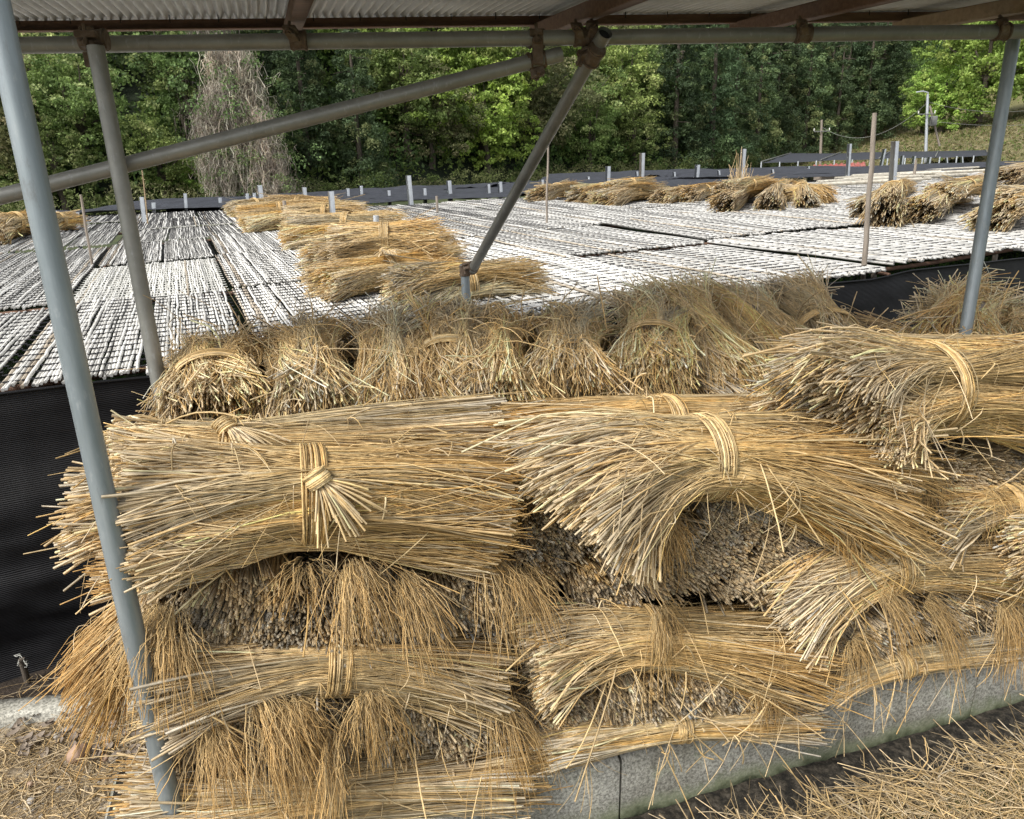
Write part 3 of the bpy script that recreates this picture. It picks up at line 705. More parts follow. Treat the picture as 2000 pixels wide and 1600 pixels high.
# -- left side ends
bundle('straw bundle poking out left of the first steel post toward the black net', PT(150, 985, .62), PT(420, 975, .62), PT(800, 960, .62), rw=(.085, .08), rl=(.11, .10), rr=(.1, .1),
       n=520, age=.2, gold=.3, seed=14, group=GH, tie=False, jit=.09, fray=1.5)
bs = bundle('golden straw bundle tip drooping left of the first post above the gravel', PT(520, 1090, .5), PT(320, 1185, .34), PT(160, 1300, .30), rw=(.07, .07), rl=(.09, .09), rr=(.10, .085),
       n=650, age=.05, gold=1, seed=15, group=GH, tie=False, droop=.10, mix=.0, fray=1, rb=.003, rt=.0012)
bundle('dim straw bundle end wedged between the net and the stack, halfway up', PT(205, 1075, .5), PT(420, 1090, .5), PT(700, 1100, .5), rw=(.08, .08), rl=(.09, .09), rr=(.1, .1),
       n=380, butt=1, age=.2, gold=.9, seed=16, group=GH, tie=False, jit=.08)
# -- end-on bundles
end_specs = [
 (960, 880, .40, .080, 'shadowed end-on straw bundle between the two top bundles'),
 (995, 1110, .14, .085, 'end-on straw bundle filling the cleft left of the downward fan'),
 (1440, 1000, .14, .085, 'end-on straw bundle hidden below the tie of the fanned bundle'),
 (1560, 1180, .10, .080, 'end-on straw bundle behind the hanging cut ends of the twisted bundle'),
 # px, py, t, radius, label
 (345, 1215, .14, .085, 'end-on straw bundle beside the left post, just under the top bundle'),
 (470, 1190, .10, .095, 'second end-on straw bundle from the left post, upper tier'),
 (585, 1240, .07, .100, 'end-on straw bundle with cut stems fanned downward, below the big knot'),
 (700, 1175, .10, .095, 'end-on straw bundle hung with orange tassels, right of the big knot'),
 (800, 1215, .09, .085, 'end-on straw bundle with pale stems splayed down right, left column'),
 (905, 1150, .12, .090, 'end-on straw bundle tucked under the right tips of the left top bundle'),
 (985, 1190, .16, .080, 'shaded end-on straw bundle in the gap between left and middle columns'),
 (975, 1010, .26, .080, 'end-on straw bundle in the dark cleft beside the fanned bundle'),
 (1010, 1280, .20, .070, 'small end-on straw bundle deep in the cleft, low down'),
 (385, 1455, .06, .080, 'lower end-on straw bundle beside the left post foot'),
 (500, 1430, .05, .085, 'lower end-on straw bundle under the pale tie, draped by an orange tuft'),
 (640, 1420, .05, .085, 'lower end-on straw bundle in the middle of the left column'),
 (775, 1410, .05, .085, 'lower end-on straw bundle with tangled grey stems, left column'),
 (900, 1405, .06, .080, 'lower end-on straw bundle with pale stems dangling, left column right side'),
 (985, 1400, .09, .070, 'lower end-on straw bundle at the right corner of the left column'),
 (1085, 1045, .18, .085, 'end-on straw bundle behind the downward fan of cut ends'),
 (1200, 1130, .14, .085, 'end-on straw bundle directly below the downward fan'),
 (1330, 1090, .10, .095, 'end-on straw bundle below the tie of the fanned bundle'),
 (1450, 1090, .10, .090, 'end-on straw bundle with a grey mouldy patch, middle column'),
 (1570, 1050, .11, .095, 'dark packed end-on straw bundle under the fanned bundle tips'),
 (1650, 1110, .14, .080, 'end-on straw bundle in the gap between middle and right columns'),
 (1130, 1400, .05, .075, 'low end-on straw bundle at the left of the middle column'),
 (1240, 1375, .02, .080, 'low end-on straw bundle with stems hanging toward the wall, middle column'),
 (1360, 1350, .02, .080, 'low end-on straw bundle under the middle tie, stems splayed right'),
 (1470, 1350, .03, .075, 'low end-on straw bundle beneath the golden tips, middle column'),
 (1740, 935, .16, .095, 'end-on straw bundle under the right top bundle, near the fan tips'),
 (1850, 950, .15, .100, 'end-on straw bundle with an orange tuft, right column upper tier'),
 (1960, 940, .16, .095, 'end-on straw bundle at the right edge, upper tier'),
 (1780, 1020, .12, .080, 'end-on straw bundle above the twisted bundle, right column'),
 (1900, 1020, .12, .080, 'end-on straw bundle above the twisted bundle, nearer the right edge'),
 (1640, 1235, .05, .075, 'low end-on straw bundle below the hanging cut ends, right column'),
 (1750, 1205, .04, .080, 'low end-on straw bundle behind a brown twisted tuft, right column'),
 (1860, 1180, .05, .080, 'low end-on straw bundle of dark stems, right column'),
 (1965, 1170, .06, .080, 'low end-on straw bundle at the right edge of the photo'),
 (1560, 1290, .05, .060, 'small end-on straw bundle wedged at the foot between middle and right columns'),
]
ends = []
for i, (px, py, t, r, lab) in enumerate(end_specs):
    rg = np.random.default_rng(i + 50)
    t -= .045; A = PT(px, py, t); dirv = ET * 1.0 + ES * rg.uniform(-.16, .16) + np.array([0, 0, rg.uniform(-.40, .08)])
    dirv = _norm(dirv); ln = .6
    b_ = bundle(lab, A, A + dirv * ln * .5, A + dirv * ln, rw=(r * 1.0, r * .88), rl=(r * 1.22, r * 1.12), rr=(r, r * .85), n=1150, butt=-1, mix=.0, age=.35, gold=.4, dark=.9, chaos=.05,  # dark puts some of the end faces' shade into the straw colour
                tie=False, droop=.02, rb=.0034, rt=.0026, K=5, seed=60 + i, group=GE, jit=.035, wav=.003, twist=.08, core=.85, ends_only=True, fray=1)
    ends.append(b_)
TD = -ET * .8 + np.array([0, 0, -.25])
for k, (i, px, py, t, sx, L_) in enumerate([(2, 600, 1105, .05, .0, .13), (3, 690, 1105, .03, .15, .15), (5, 960, 1095, .08, .3, .2), (6, 1015, 1110, .08, .1, .2), (4, 790, 1130, .03, .35, .22), (10, 520, 1370, -.02, .35, .2), (11, 575, 1375, -.03, .3, .18),
        (12, 720, 1360, -.03, .05, .16), (14, 975, 1370, .01, .3, .22), (9, 420, 1430, -.02, .2, .2), (11, 640, 1440, -.05, -.3, .2), (23, 1290, 1190, .0, .5, .12), (17, 1300, 1010, .03, .2, .12), (19, 1640, 1000, .03, .3, .16),
        (26, 1800, 915, .08, .2, .18), (27, 1930, 960, .07, -.1, .14), (31, 1720, 1150, -.02, .5, .2), (32, 1810, 1170, -.04, .6, .2), (30, 1665, 1250, -.04, .3, .14), (0, 320, 1190, .06, -.3, .18), (0, 345, 1245, .02, -.2, .14),
        (24, 1500, 1330, -.03, .2, .10), (7, 1000, 920, .2, -.1, .12), (33, 1960, 1180, .0, .1, .12)]):
    tuft(ends[i + 4], PT(px, py, t), TD + ES * sx, n=130, Ln=L_ * .75, seed=k, sag=.09 + .03 * (k % 3))
# -- back tier: bundles laid crosswise on the top of the stack
back_specs = [
 ((415, 790, .62), (435, 705, 1.25), .10, .13, -1, 'back tier straw bundle at the left end, against the second post'),
 ((610, 800, .58), (590, 665, 1.30), .10, .12, -1, 'back tier straw bundle with grey cut stems facing front, second from left'),
 ((770, 800, .58), (765, 655, 1.30), .10, .12, 1, 'back tier straw bundle with a drooping bleached head, left of centre'),
 ((870, 770, .66), (890, 625, 1.40), .09, .12, 1, 'narrow back tier straw bundle right below the stub post'),
 ((960, 780, .56), (960, 650, 1.30), .10, .12, -1, 'back tier straw bundle with pale hollow stems facing front, centre'),
 ((1100, 745, .62), (1110, 640, 1.35), .10, .13, 1, 'back tier straw bundle with a shaggy grey head right of centre'),
 ((1265, 730, .72), (1290, 615, 1.50), .10, .14, 1, 'back tier straw bundle with an orange ragged head and dark hollow'),
 ((1440, 745, .72), (1290, 592, 1.62), .10, .14, 1, 'back tier straw bundle leaning left behind the fanned bundle'),
 ((1560, 725, .78), (1410, 590, 1.65), .10, .13, 1, 'back tier straw bundle sloping left with stems raised at the back'),
 ((1660, 700, .85), (1535, 578, 1.70), .10, .13, 1, 'back tier straw bundle with upturned stems standing before the black net'),
 ((1760, 715, .70), (1740, 680, 1.30), .09, .10, -1, 'low back tier straw bundle between the raised stems and the right post'),
 ((1850, 690, .75), (1900, 598, 1.50), .12, .17, 1, 'back tier straw bundle at the foot of the right steel post, stems fanned up right'),
 ((2010, 690, .75), (1990, 640, 1.40), .11, .14, 1, 'back tier straw bundle at the right edge of the stack'),
]
for i, (f_, b_, r0, r1, bt, lab) in enumerate(back_specs):
    A, B = PT(*f_), PT(*b_); mid = (A + B) / 2 + np.array([0, 0, .03])
    A = A - np.array([0, 0, .02])
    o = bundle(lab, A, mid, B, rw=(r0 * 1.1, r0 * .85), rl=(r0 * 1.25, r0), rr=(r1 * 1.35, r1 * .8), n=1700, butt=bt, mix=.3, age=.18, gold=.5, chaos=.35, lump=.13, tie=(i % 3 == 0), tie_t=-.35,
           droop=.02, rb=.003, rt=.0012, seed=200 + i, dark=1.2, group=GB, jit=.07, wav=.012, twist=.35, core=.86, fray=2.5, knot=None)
    rgk = np.random.default_rng(i)
    if bt > 0 or i % 2: tuft(o, A + np.array([0, 0, .06]) + ET * .05, -ET + ES * rgk.uniform(-.5, .5) + np.array([0, 0, .1]), n=170, Ln=.20, spread=.08, sag=.12, seed=300 + i, gold=.5, rw=.04)
# second, lower row closing the top of the stack
for i, (s_, z_) in enumerate([(-.75, .78), (-.45, .80), (-.15, .78), (.15, .80), (.45, .80), (.75, .80), (1.05, .80), (1.35, .80), (1.65, .80), (1.95, .82), (2.25, .8)]):
    A = ST(s_, .48, z_); B = ST(s_, 1.40, z_ + .04)
    bundle('half hidden straw bundle in the second tier under the back row' , A, (A + B) / 2, B, rw=(.14, .11), rl=(.16, .12), rr=(.17, .12), n=420, age=.6, gold=.4, tie=False, seed=260 + i, group='half hidden straw bundles under the back row', core=.95, K=5)
# hidden heart of the stack: lower tiers behind the front face
k = 0
for z_ in (.1, .33, .56):
    for s_ in np.arange(-.72, 2.5, .27):
        A = ST(s_, .38, z_); B = ST(s_, 1.25, z_); k += 1
        bundle('dark inner straw bundle glimpsed behind the front face of the stack', A, (A + B) / 2, B, rw=(.14, .12), rl=(.15, .13), rr=(.15, .13), n=160, age=.6, gold=.3, tie=False, seed=400 + k,
               group='inner straw bundles glimpsed behind the front face', core=1.0, K=4, surf=False)

# -- loose straws on the stack
def loose():
    rg = np.random.default_rng(77); mb = MB(); pts = np.array([p for p, n in SURF]); nr = np.array([n for p, n in SURF])
    N = 9500; k = rg.integers(0, len(pts), N); p = pts[k] + nr[k] * .010; nn = nr[k]
    d = rg.normal(0, 1, (N, 3)); d = d - nn * np.sum(d * nn, 1, keepdims=True) * .85; d[:, 2] *= .7; d = _norm(d)
    face = (nn @ -ET) > .3; d[face, 2] = -np.abs(d[face, 2]) - .5; d = _norm(d)
    K = 6; t = np.linspace(0, 1, K)[None, :, None]; L = rg.gamma(1.7, .055, N).clip(.012, .34)[:, None, None]
    kink = _norm(rg.normal(0, 1, (N, 1, 3))); kt = rg.uniform(.3, .7, (N, 1, 1))
    P = p[:, None] + d[:, None] * L * t + kink * np.maximum(0, t - kt) * L * rg.uniform(0, .6, (N, 1, 1)) + nn[:, None] * .02 * np.sin(t * 3.1)
    P[..., 2] -= (t[..., 0] ** 2) * rg.uniform(.0, .07, (N, 1))
    u = np.broadcast_to(rg.uniform(0, .8, (N, 1)), (N, K))
    tubes(mb, P, rg.gamma(3, .00045, (N, 1)).clip(.0005, .0026), straw_cols(u, rg, .1, .5), 4)
    # long strands dangling over the wall
    N = 30; s = rg.uniform(-.2, 2.1, N); P0 = np.stack([ST(a, -.05 + rg.uniform(-.02, .02), rg.uniform(.02, .16)) for a in s])
    d = -ET * rg.uniform(.1, .5, (N, 1)) + ES * rg.normal(0, .55, (N, 1)) + np.array([0, 0, -1]) * rg.uniform(.2, 1, (N, 1)); d = _norm(d)
    L = rg.uniform(.06, .26, N)[:, None, None]
    P = P0[:, None] + d[:, None] * L * t; P[..., 2] -= (t[..., 0] ** 2) * .03
    P[..., 2] = np.maximum(P[..., 2], -.225)
    tubes(mb, P, rg.uniform(.0009, .002, (N, 1)), straw_cols(np.broadcast_to(rg.uniform(0, .8, (N, 1)), (N, K)), rg, .1, .5), 4)
    # upright stray stems standing from the back tier
    N = 160; base = [PT(rg.uniform(480, 1900), rg.uniform(620, 720), rg.uniform(.9, 1.4)) for _ in range(N)]
    d = _norm(rg.normal(0, .6, (N, 3)) + np.array([0, 0, .55])); P = np.array(base)[:, None] + d[:, None] * rg.uniform(.06, .24, N)[:, None, None] * t
    P[..., 2] -= (t[..., 0] ** 2) * .02
    tubes(mb, P, rg.uniform(.0012, .0026, (N, 1)), straw_cols(np.broadcast_to(rg.uniform(0, .8, (N, 1)), (N, K)), rg, .5, .3), 4)
    o = mb.obj('loose_straw', 'straw'); props(o, 'tangled loose straws strewn over the whole stack and hanging over its wall', 'straw', kind='stuff')
loose()
def litter(name, label, N, pick, zf, seed, age=.3, Lm=.12, zr_=.03):
    rg = np.random.default_rng(seed); mb = MB()
    q = np.array([pick(rg) for _ in range(N)]); a = rg.uniform(0, np.pi * 2, N); K = 4; t = np.linspace(-.5, .5, K)[None]
    L = (rg.gamma(3, Lm / 3, N)).clip(.02, .4)[:, None]
    bend = rg.normal(0, .45, (N, 1))
    dx = np.cos(a)[:, None] * t * L - np.sin(a)[:, None] * bend * L * t ** 2; dy = np.sin(a)[:, None] * t * L + np.cos(a)[:, None] * bend * L * t ** 2
    z = q[:, 2:3] + zf + rg.uniform(0, zr_, (N, 1)) + rg.normal(0, .10, (N, 1)) * L * t
    P = np.stack([q[:, 0:1] + dx, q[:, 1:2] + dy, z], -1)
    tubes(mb, P, rg.gamma(3, .00034, (N, 1)).clip(.0004, .0022), straw_cols(np.broadcast_to(rg.uniform(0, .6, (N, 1)), (N, K)), rg, age, .3) * rg.uniform(.45, 1.05, (N, 1, 1)), 4)
    props(mb.obj(name, 'straw'), label, 'straw', kind='stuff')
litter('straw_litter', 'short broken straws scattered over the gravel at the lower left', 13000, lambda g: ST(g.uniform(-2.4, -.75), g.uniform(-.5, .76) , 0), -.012, 5, .3, .08, .022)
litter('bank_straw', 'mat of pale broken straws covering the bank at the lower right', 8000, lambda g: ST(g.uniform(.2, 2.9), min(-.25, g.choice([-.31, -.45, -.62, -.85], p=[.25, .3, .25, .2]) + g.normal(0, .055)), 0), -.13, 6, .12, .15, .05)
litter('ditch_straw', 'few fallen straws lying on the dark ditch mud', 40, lambda g: ST(g.uniform(0, 2.6), g.uniform(-.25, 0), 0), -.22, 8, .3, .10, .02)
litter('soil_straw', 'dull straw scraps on the dark soil before the net', 500, lambda g: ST(g.uniform(-2.4, -.3), g.uniform(.85, 1.4), 0), -.23, 9, .6, .10, .02)

# stones, pebbles and dead leaves on the verge
def blob(mb, c, r, seed, col=(1, 1, 1), sq=(1, 1, .7)):
    rg = np.random.default_rng(seed); a, b = 9, 14
    th = np.linspace(0, np.pi, a)[:, None]; ph = (np.arange(b) / b * 2 * np.pi)[None]
    d = np.stack([np.sin(th) * np.cos(ph), np.sin(th) * np.sin(ph), np.cos(th) * np.ones_like(ph)], -1)
    rr = 1 + .12 * np.sin(d @ rg.normal(0, 2.2, 3) + 1) + .08 * np.sin(d @ rg.normal(0, 4, 3))
    an = rg.uniform(0, 3.1); Rm = np.array([[math.cos(an), -math.sin(an), 0], [math.sin(an), math.cos(an), 0], [0, 0, 1]])
    V = (d * rr[..., None] * r * np.array(sq)) @ Rm.T + c
    i = np.arange(a * b).reshape(a, b); F = np.stack([i[:-1], i[1:], np.roll(i, -1, 1)[1:], np.roll(i, -1, 1)[:-1]], -1).reshape(-1, 4)
    mb.add(V, F, col)
mb = MB(); blob(mb, PZ(152, 1470, .012), .032, 3, sq=(1.05, .85, .9)); props(mb.obj('stone', 'stone_orange'), 'rounded orange stone lying on the straw-littered gravel', 'stone')
for i, (px, py, r, lab) in enumerate([(128, 1428, .017, 'brown oval pebble above the orange stone'), (160, 1437, .011, 'small yellowish pebble just above the orange stone'), (112, 1437, .014, 'grey pebble left of the brown oval pebble'), (222, 1418, .010, 'tiny cream pebble near the kerb, right of the others'), (205, 1480, .012, 'flat tan pebble right of the orange stone'), (60, 1565, .012, 'blue-grey pebble near the bottom left corner'), (58, 1532, .010, 'golden pebble at the lower left above the blue-grey one')]):
    mb = MB(); blob(mb, PZ(px, py, 0.002), r, 20 + i); props(mb.obj('pebble', 'stone_orange' if i in (1, 4, 6) else 'stone'), lab, 'pebble', 'single pebbles on the gravel')
def pebbles():
    rg = np.random.default_rng(9); mb = MB()
    for i in range(700):
        s = rg.uniform(-2.6, -.8); t = rg.uniform(-.7, .45); blob(mb, ST(s, t, -.012), rg.gamma(4, .0014) + .002, i, sq=(1, .8, .6))
    props(mb.obj('gravel_stones', 'stone'), 'fine gravel stones bedded in the verge at the lower left', 'gravel', kind='stuff')
    mb = MB()
    for i in range(60):
        c = PZ(*[(rg.uniform(20, 330), rg.uniform(1390, 1480))][0], .006); a = rg.uniform(0, 6.3); L = rg.uniform(.012, .028); W = L * .5
        u = np.linspace(-1, 1, 7)[:, None]; v = np.array([-1, 0, 1.])[None]
        X = u * L * np.ones_like(v); Yv = v * W * np.sqrt(np.maximum(0.02, 1 - u ** 2)); Z = .006 * np.abs(v) + .006 * u ** 2 * rg.uniform(-1, 2)
        P = np.stack([X * math.cos(a) - Yv * math.sin(a), X * math.sin(a) + Yv * math.cos(a), Z * np.ones_like(X)], -1) + c; grid_mesh(mb, P)
    props(mb.obj('dead_leaves', 'deadleaf'), 'curled grey dead leaves gathered along the kerb on the gravel', 'leaves', kind='stuff')
pebbles()

# ------------------------------------------------------------------ mats on the shelf
def zf(a, b): return MZ + .018 * vnoise(a * 1.3, b * 1.3, 31) + .012 * vnoise(a * 4, b * 3, 32)
def mat_variant(w, l, rstem, step, string, gaps, seed, wig=.004):
    """mesh pair in (a,b) space, origin at the panel's near-left corner"""
    rg = np.random.default_rng(seed); n = int(w / step); K = 17
    x = (np.arange(n) + .5) * step + rg.normal(0, step * .08, n)
    keep = rg.random(n) > gaps; x = x[keep]; n = len(x)
    t = np.linspace(0, 1, K)[None]; l0 = rg.normal(0, .018, (n, 1)); l1 = l + rg.normal(0, .02, (n, 1)); bb = l0 + (l1 - l0) * t
    aa = x[:, None] + rg.normal(0, wig * .35, (n, 1)) * (t - .5) * 2 + rg.normal(0, wig * .75, (n, K))
    # twine draws neighbours together in pairs
    rows = np.arange(.06, l, .118); pinch = np.abs(np.sin(bb / .118 * np.pi)) 
    aa = aa + (((np.arange(n) % 2) * 2 - 1)[:, None]) * -step * .06 * (1 - pinch)
    zz = .004 * rg.normal(0, 1, (n, 1)) + .003 * np.sin(t * 9 + rg.uniform(0, 6, (n, 1)))
    def xf(aa, bb, zz): return aa[..., None] * E1 + bb[..., None] * E2 + np.stack([0 * zz, 0 * zz, zz], -1)
    P = xf(aa, bb, zz * np.ones_like(aa))
    base = np.array([.50, .495, .485]) * (1.0 if w > 1.2 else 1.45); br = rg.normal(1, .13, (n, 1, 1)).clip(.55, 1.25)
    col = base * br * (1 + .05 * rg.normal(0, 1, (n, K, 1)))
    old = rg.random(n) < .04; col = np.where(old[:, None, None], col * np.array([.75, .66, .55]), col)
    mb = MB(); tubes(mb, P, rstem * rg.uniform(.85, 1.1, (n, 1)), col.clip(0, .82), 5)
    m1 = mb.mesh('stems', 'reed')
    ms = MB(); nr = len(rows); K2 = max(30, int(w / step) * 3)
    s = np.linspace(-.01, w + .01, K2)[None]; rowb = rows[:, None] + .010 * vnoise(s * 6 + rows[:, None] * 9, s * 0, seed)
    for sg in (1, -1):
        P = xf(s * np.ones_like(rowb), rowb + sg * .0035 * np.cos(s / step * np.pi), rstem * .95 + .0008 + sg * rstem * .25 * np.sin(s / step * np.pi + .5))
        tubes(ms, P, .0024 if w > 1.2 else .0020, (1, 1, 1), 4, cap=False)
    m2 = ms.mesh('twine', string)
    return m1, m2
LCOLS = [-6.9, -5.92, -4.94, -3.96, -2.96, -1.97, -.99, 0.0, .98, 1.95, 2.66, 3.62]
RCOLS = [3.62, 5.19, 6.75, 8.3, 9.9, 11.5, 13.1, 14.7, 16.3, 17.9, 19.5, 21.1]
V = {}
V['L0'] = mat_variant(.96, 2.02,   .0078, .0158, 'string', .006, 1, .003)
V['L1'] = mat_variant(.96, 2.02, .0079, .0158, 'string', .008, 2, .003)
V['LW'] = mat_variant(.96, 2.02, .0068, .0165, 'white_string', .01, 3, .004)
V['R0'] = mat_variant(1.54, 2.02, .0092, .0178, 'string', .012, 4, .0022)
V['R1'] = mat_variant(1.54, 2.02, .0090, .0178, 'string', .02, 5, .0022)
ORD = ['first', 'second', 'third', 'fourth', 'fifth', 'sixth', 'seventh', 'eighth', 'ninth', 'tenth', 'eleventh', 'twelfth']
def in_view(a, b):
    for da in (0, .5, 1):
        for db in (0, .5, 1):
            p = AB(a + da * 1.2, b + db * 2, MZ) - CAMP; c, s = math.cos(_th), math.sin(_th)
            D = p[1] * c - p[2] * s
            if D < .3: continue
            q = np.array([1000., 800.]) + p[0] / D * FPX * _r_img + (p[1] * s + p[2] * c) / D * FPX * _u_img
            if -60 < q[0] < 2060 and 0 < q[1] < 1650: return True
    return False
def build_mats():
    rg = np.random.default_rng(3)
    for side, cols, rows in (('left', LCOLS, 6), ('right', RCOLS, 5)):
        for j in range(rows):
            vis = 0
            for i in range(len(cols) - 1):
                a0 = cols[i] + .012; wd = cols[i + 1] - cols[i]; b0 = j * 2.06
                if not in_view(a0, b0): continue
                if side == 'right' and a0 > 8.2 and j == 4: pass
                vis += 1
                key = ('L0' if rg.random() < .5 else 'L1') if side == 'left' else ('R0' if rg.random() < .5 else 'R1')
                desc = 'bleached reed mat'
                if side == 'left' and i == 7 and j == 1: key = 'LW'; desc = 'white-twined reed mat'
                sideword = 'left of the straws' if side == 'left' else 'right of the straws'
                o = empty('reed_mat', (0, 0, 0), '%s, %s from left in the %s row %s' % (desc, ORD[vis - 1], ORD[j], sideword), 'reed mat', 'bleached reed mats spread over the drying shelf')
                z = float(zf(a0 + .5, b0 + 1))
                o.location = Vector(AB(a0 + rg.normal(0, .012), b0 + (.07 * rg.normal() if j else .0), z + .006 * ((i + j) % 2)))
                rz = rg.normal(0, .006)
                if side == 'right' and i == 1 and j == 0: rz = .022
                if side == 'right' and i == 0 and j == 1: rz = .03
                o.rotation_euler = (rg.normal(0, .006), rg.normal(0, .006), rz)
                base_w = .96 if side == 'left' else 1.54
                o.scale = ((wd - .02) / base_w, (wd - .02) / base_w * 0 + 1, 1) if False else (1, 1, 1)
                for nm, me in zip(('stems', 'twine'), V[key]):
                    c = bpy.data.objects.new(nm, me); COL.objects.link(c); c.parent = o
build_mats()
# shelf poles carrying the mats
def shelf():
    root = empty('drying_shelf', AB(0, 0, 0), 'low pole shelf carrying the bleached reed mats', 'shelf')
    mb = MB()
    for b in (.12, 2.1, 4.1, 6.2, 8.2, 10.2):
        P = np.stack([AB(a, b, MZ - .035 + .01 * math.sin(a * 2 + b)) for a in np.linspace(-8, 22, 60)]); mb1 = MB(); tubes(mb1, P[None], .015, (1, 1, 1), 8)
        mb1.obj('cross_pole', 'wood', root)
    for a in (0.02, 1.9, 3.65, 5.2, 8.3, 11.5, 14.7):
        mb1 = MB(); P = np.stack([AB(a, b, MZ - .06) for b in np.linspace(0.02, 11, 20)]); tubes(mb1, P[None], .012, (1, 1, 1), 8); mb1.obj('long_pole', 'wood', root)
    for a in (-1, 1.2, 3.4, 5.2, 6.6, 9):
        mb1 = MB(); tubes(mb1, np.array([[AB(a, .15, -.2), AB(a, .15, MZ - .05)]]), .02, (1, 1, 1), 8); mb1.obj('leg', 'greywood', root)
shelf()
# tea bushes under the shelf
def leaves(mb, C, size, nrm_bias, cols, rg, aspect=.55):
    n = len(C); d = _norm(rg.normal(0, 1, (n, 3)) + nrm_bias); a = _norm(np.cross(d, rg.normal(0, 1, (n, 3)))); b = np.cross(d, a)
    s = size[:, None] if np.ndim(size) else size
    V_ = np.stack([C - a * s, C - b * s * aspect, C + a * s, C + b * s * aspect], 1)
    mb.add(V_, np.arange(n * 4).reshape(n, 4), np.repeat(cols, 4, 0))
def tea():
    rg = np.random.default_rng(12); mb = MB(); N = 46000
    a = rg.uniform(-2, 9, N); b = rg.beta(1, 3.0, N) * 7.5 + .02; k = rg.random(N) < .35; b[k] = rg.uniform(.0, .35, k.sum())
    z = .72 + .06 * vnoise(a * 3, b * 3, 2) - np.abs(rg.normal(0, .08, N)) - np.clip(.25 - b, 0, 1) * rg.uniform(0, 1.6, N)
    C = F0 + a[:, None] * E1 + b[:, None] * E2; C[:, 2] = z
    c = np.array([.05, .11, .02]) * rg.uniform(.4, 1.7, (N, 1)) * np.array([1, 1, 1]); c[rg.random(N) < .12] = (.13, .22, .035)
    leaves(mb, C, rg.uniform(.010, .022, N), np.array([0, 0, .8]), c, rg)
    X, Y = np.meshgrid(np.linspace(-2.5, 12, 40), np.linspace(.15, 10, 30), indexing='ij'); P = F0 + X[..., None] * E1 + Y[..., None] * E2; P[..., 2] = .60 + .05 * vnoise(X * 2, Y * 2, 2)
    grid_mesh(mb, P, (.02, .035, .01))
    props(mb.obj('tea_bushes', 'leaf', smooth=False), 'dark green tea bushes growing under the drying shelf', 'tea bushes', kind='stuff')
tea()

# ------------------------------------------------------------------ black nets
def net_panel(name, top, zb, label, off, seed, fold=.03):
    """top: list of photo pixels of the upper edge on the net plane"""
    T = np.array([PF(x, y, off) for x, y in top]); d = (T - F0) @ E1 
    s = np.linspace(d[0], d[-1], 220); zt = np.interp(s, d, T[:, 2]); K = 40; v = np.linspace(0, 1, K)[None]
    Z = zt[:, None] + (zb - zt[:, None]) * v
    N_ = NF
    D = fold * vnoise(s[:, None] * 1.2 + v * 1.5, Z * 7, seed) * (.3 + v) + .012 * vnoise(s[:, None] * 3, Z * 16 + s[:, None] * 1.5, seed + 1) + .03 * np.sin(v * 3.1)
    P = F0 + s[:, None, None] * E1 + (off - D)[..., None] * N_; P[..., 2] = Z
    mb = MB(); grid_mesh(mb, P)
    # rolled hem with rope along the top
    root = empty(name, P[110, -1], label, 'shade net', 'black shade nets hung before the shelf')
    o = mb.obj('net_sheet', 'net', root); add_uv(o.data, lambda co: np.stack([(co @ E1), co[:, 2]], -1))
    mb = MB(); R_ = P[:, 0] + np.array([0, 0, .004]) - N_ * .006; tubes(mb, R_[None], .007, (1, 1, 1), 6); mb.obj('top_rope', 'net', root)
    add_uv(root.children[-1].data if root.children else o.data, lambda co: np.stack([(co @ E1), co[:, 2]], -1)) if False else None
    return root
net_panel('shade_net', [(-900, 850), (-300, 800), (0, 769), (120, 755), (310, 737), (560, 700), (800, 690)], -.25, 'black shade net hanging at the left below the reed mats', -.10, 41, .05)
net_panel('shade_net', [(800, 690), (1000, 650), (1200, 630), (1380, 603), (1460, 582), (1560, 562), (1700, 548), (1780, 530), (1860, 521), (2000, 505), (2300, 450)], -.25, 'black shade net hanging behind the right end of the stack', -.12, 43, .05)
# a stake with a knotted string at the foot of the left net
mb = MB(); p = PZ(55, 1335, -.25); tubes(mb, np.array([[p, p + np.array([0, 0, .12])]]), .012, (1, 1, 1), 8); st = mb.obj('stake', 'bark'); props(st, 'short dark stake with a string knot at the foot of the left net', 'stake')
rg0 = np.random.default_rng(1); mb = MB(); Pk = np.cumsum(rg0.normal(0, .006, (6, 12, 3)), 1) + p + np.array([0, 0, .12]); tubes(mb, Pk, .0012, (1, 1, 1), 4); kb = mb.obj('string', 'white_string', st, world=False)
def far_net(name, quad, label, seed, amp=.10, mat='netfar', n=(120, 40), cat='shade net', z0=None):
    """quad: four world points (near-left, near-right, far-right, far-left) of a sagging sheet"""
    q = [np.asarray(p, float) for p in quad]; u = np.linspace(0, 1, n[0])[:, None, None]; v = np.linspace(0, 1, n[1])[None, :, None]
    P = (q[0] * (1 - u) + q[1] * u) * (1 - v) + (q[3] * (1 - u) + q[2] * u) * v
    P = P.copy(); w_ = np.sin(v[..., 0] * np.pi) * 0 + 1
    P[..., 2] += amp * vnoise(P[..., 0] * .35, P[..., 1] * 1.1, seed) + amp * .5 * vnoise(P[..., 0] * 1.1, P[..., 1] * 2.6, seed + 5)
    mb = MB(); grid_mesh(mb, P); o = mb.obj(name, mat); add_uv(o.data, lambda co: co[:, :2] * np.array([.3, 1.]))
    return props(o, label, cat, 'black shade nets spread beyond the mats')
far_net('shade_net', [AB(-6, 12.2, 1.0), AB(4.2, 12.0, 1.0), PZ(1040, 352, 1.05), PZ(-60, 420, 1.0)], 'rumpled black shade net spread beyond the left mats', 51)
far_net('shade_net', [AB(-.6, 12.6, .9), AB(7.0, 10.6, 1.0), PZ(1330, 337, 1.1), PZ(560, 379, 1.0)], 'rumpled black shade net behind the long straw row', 52)
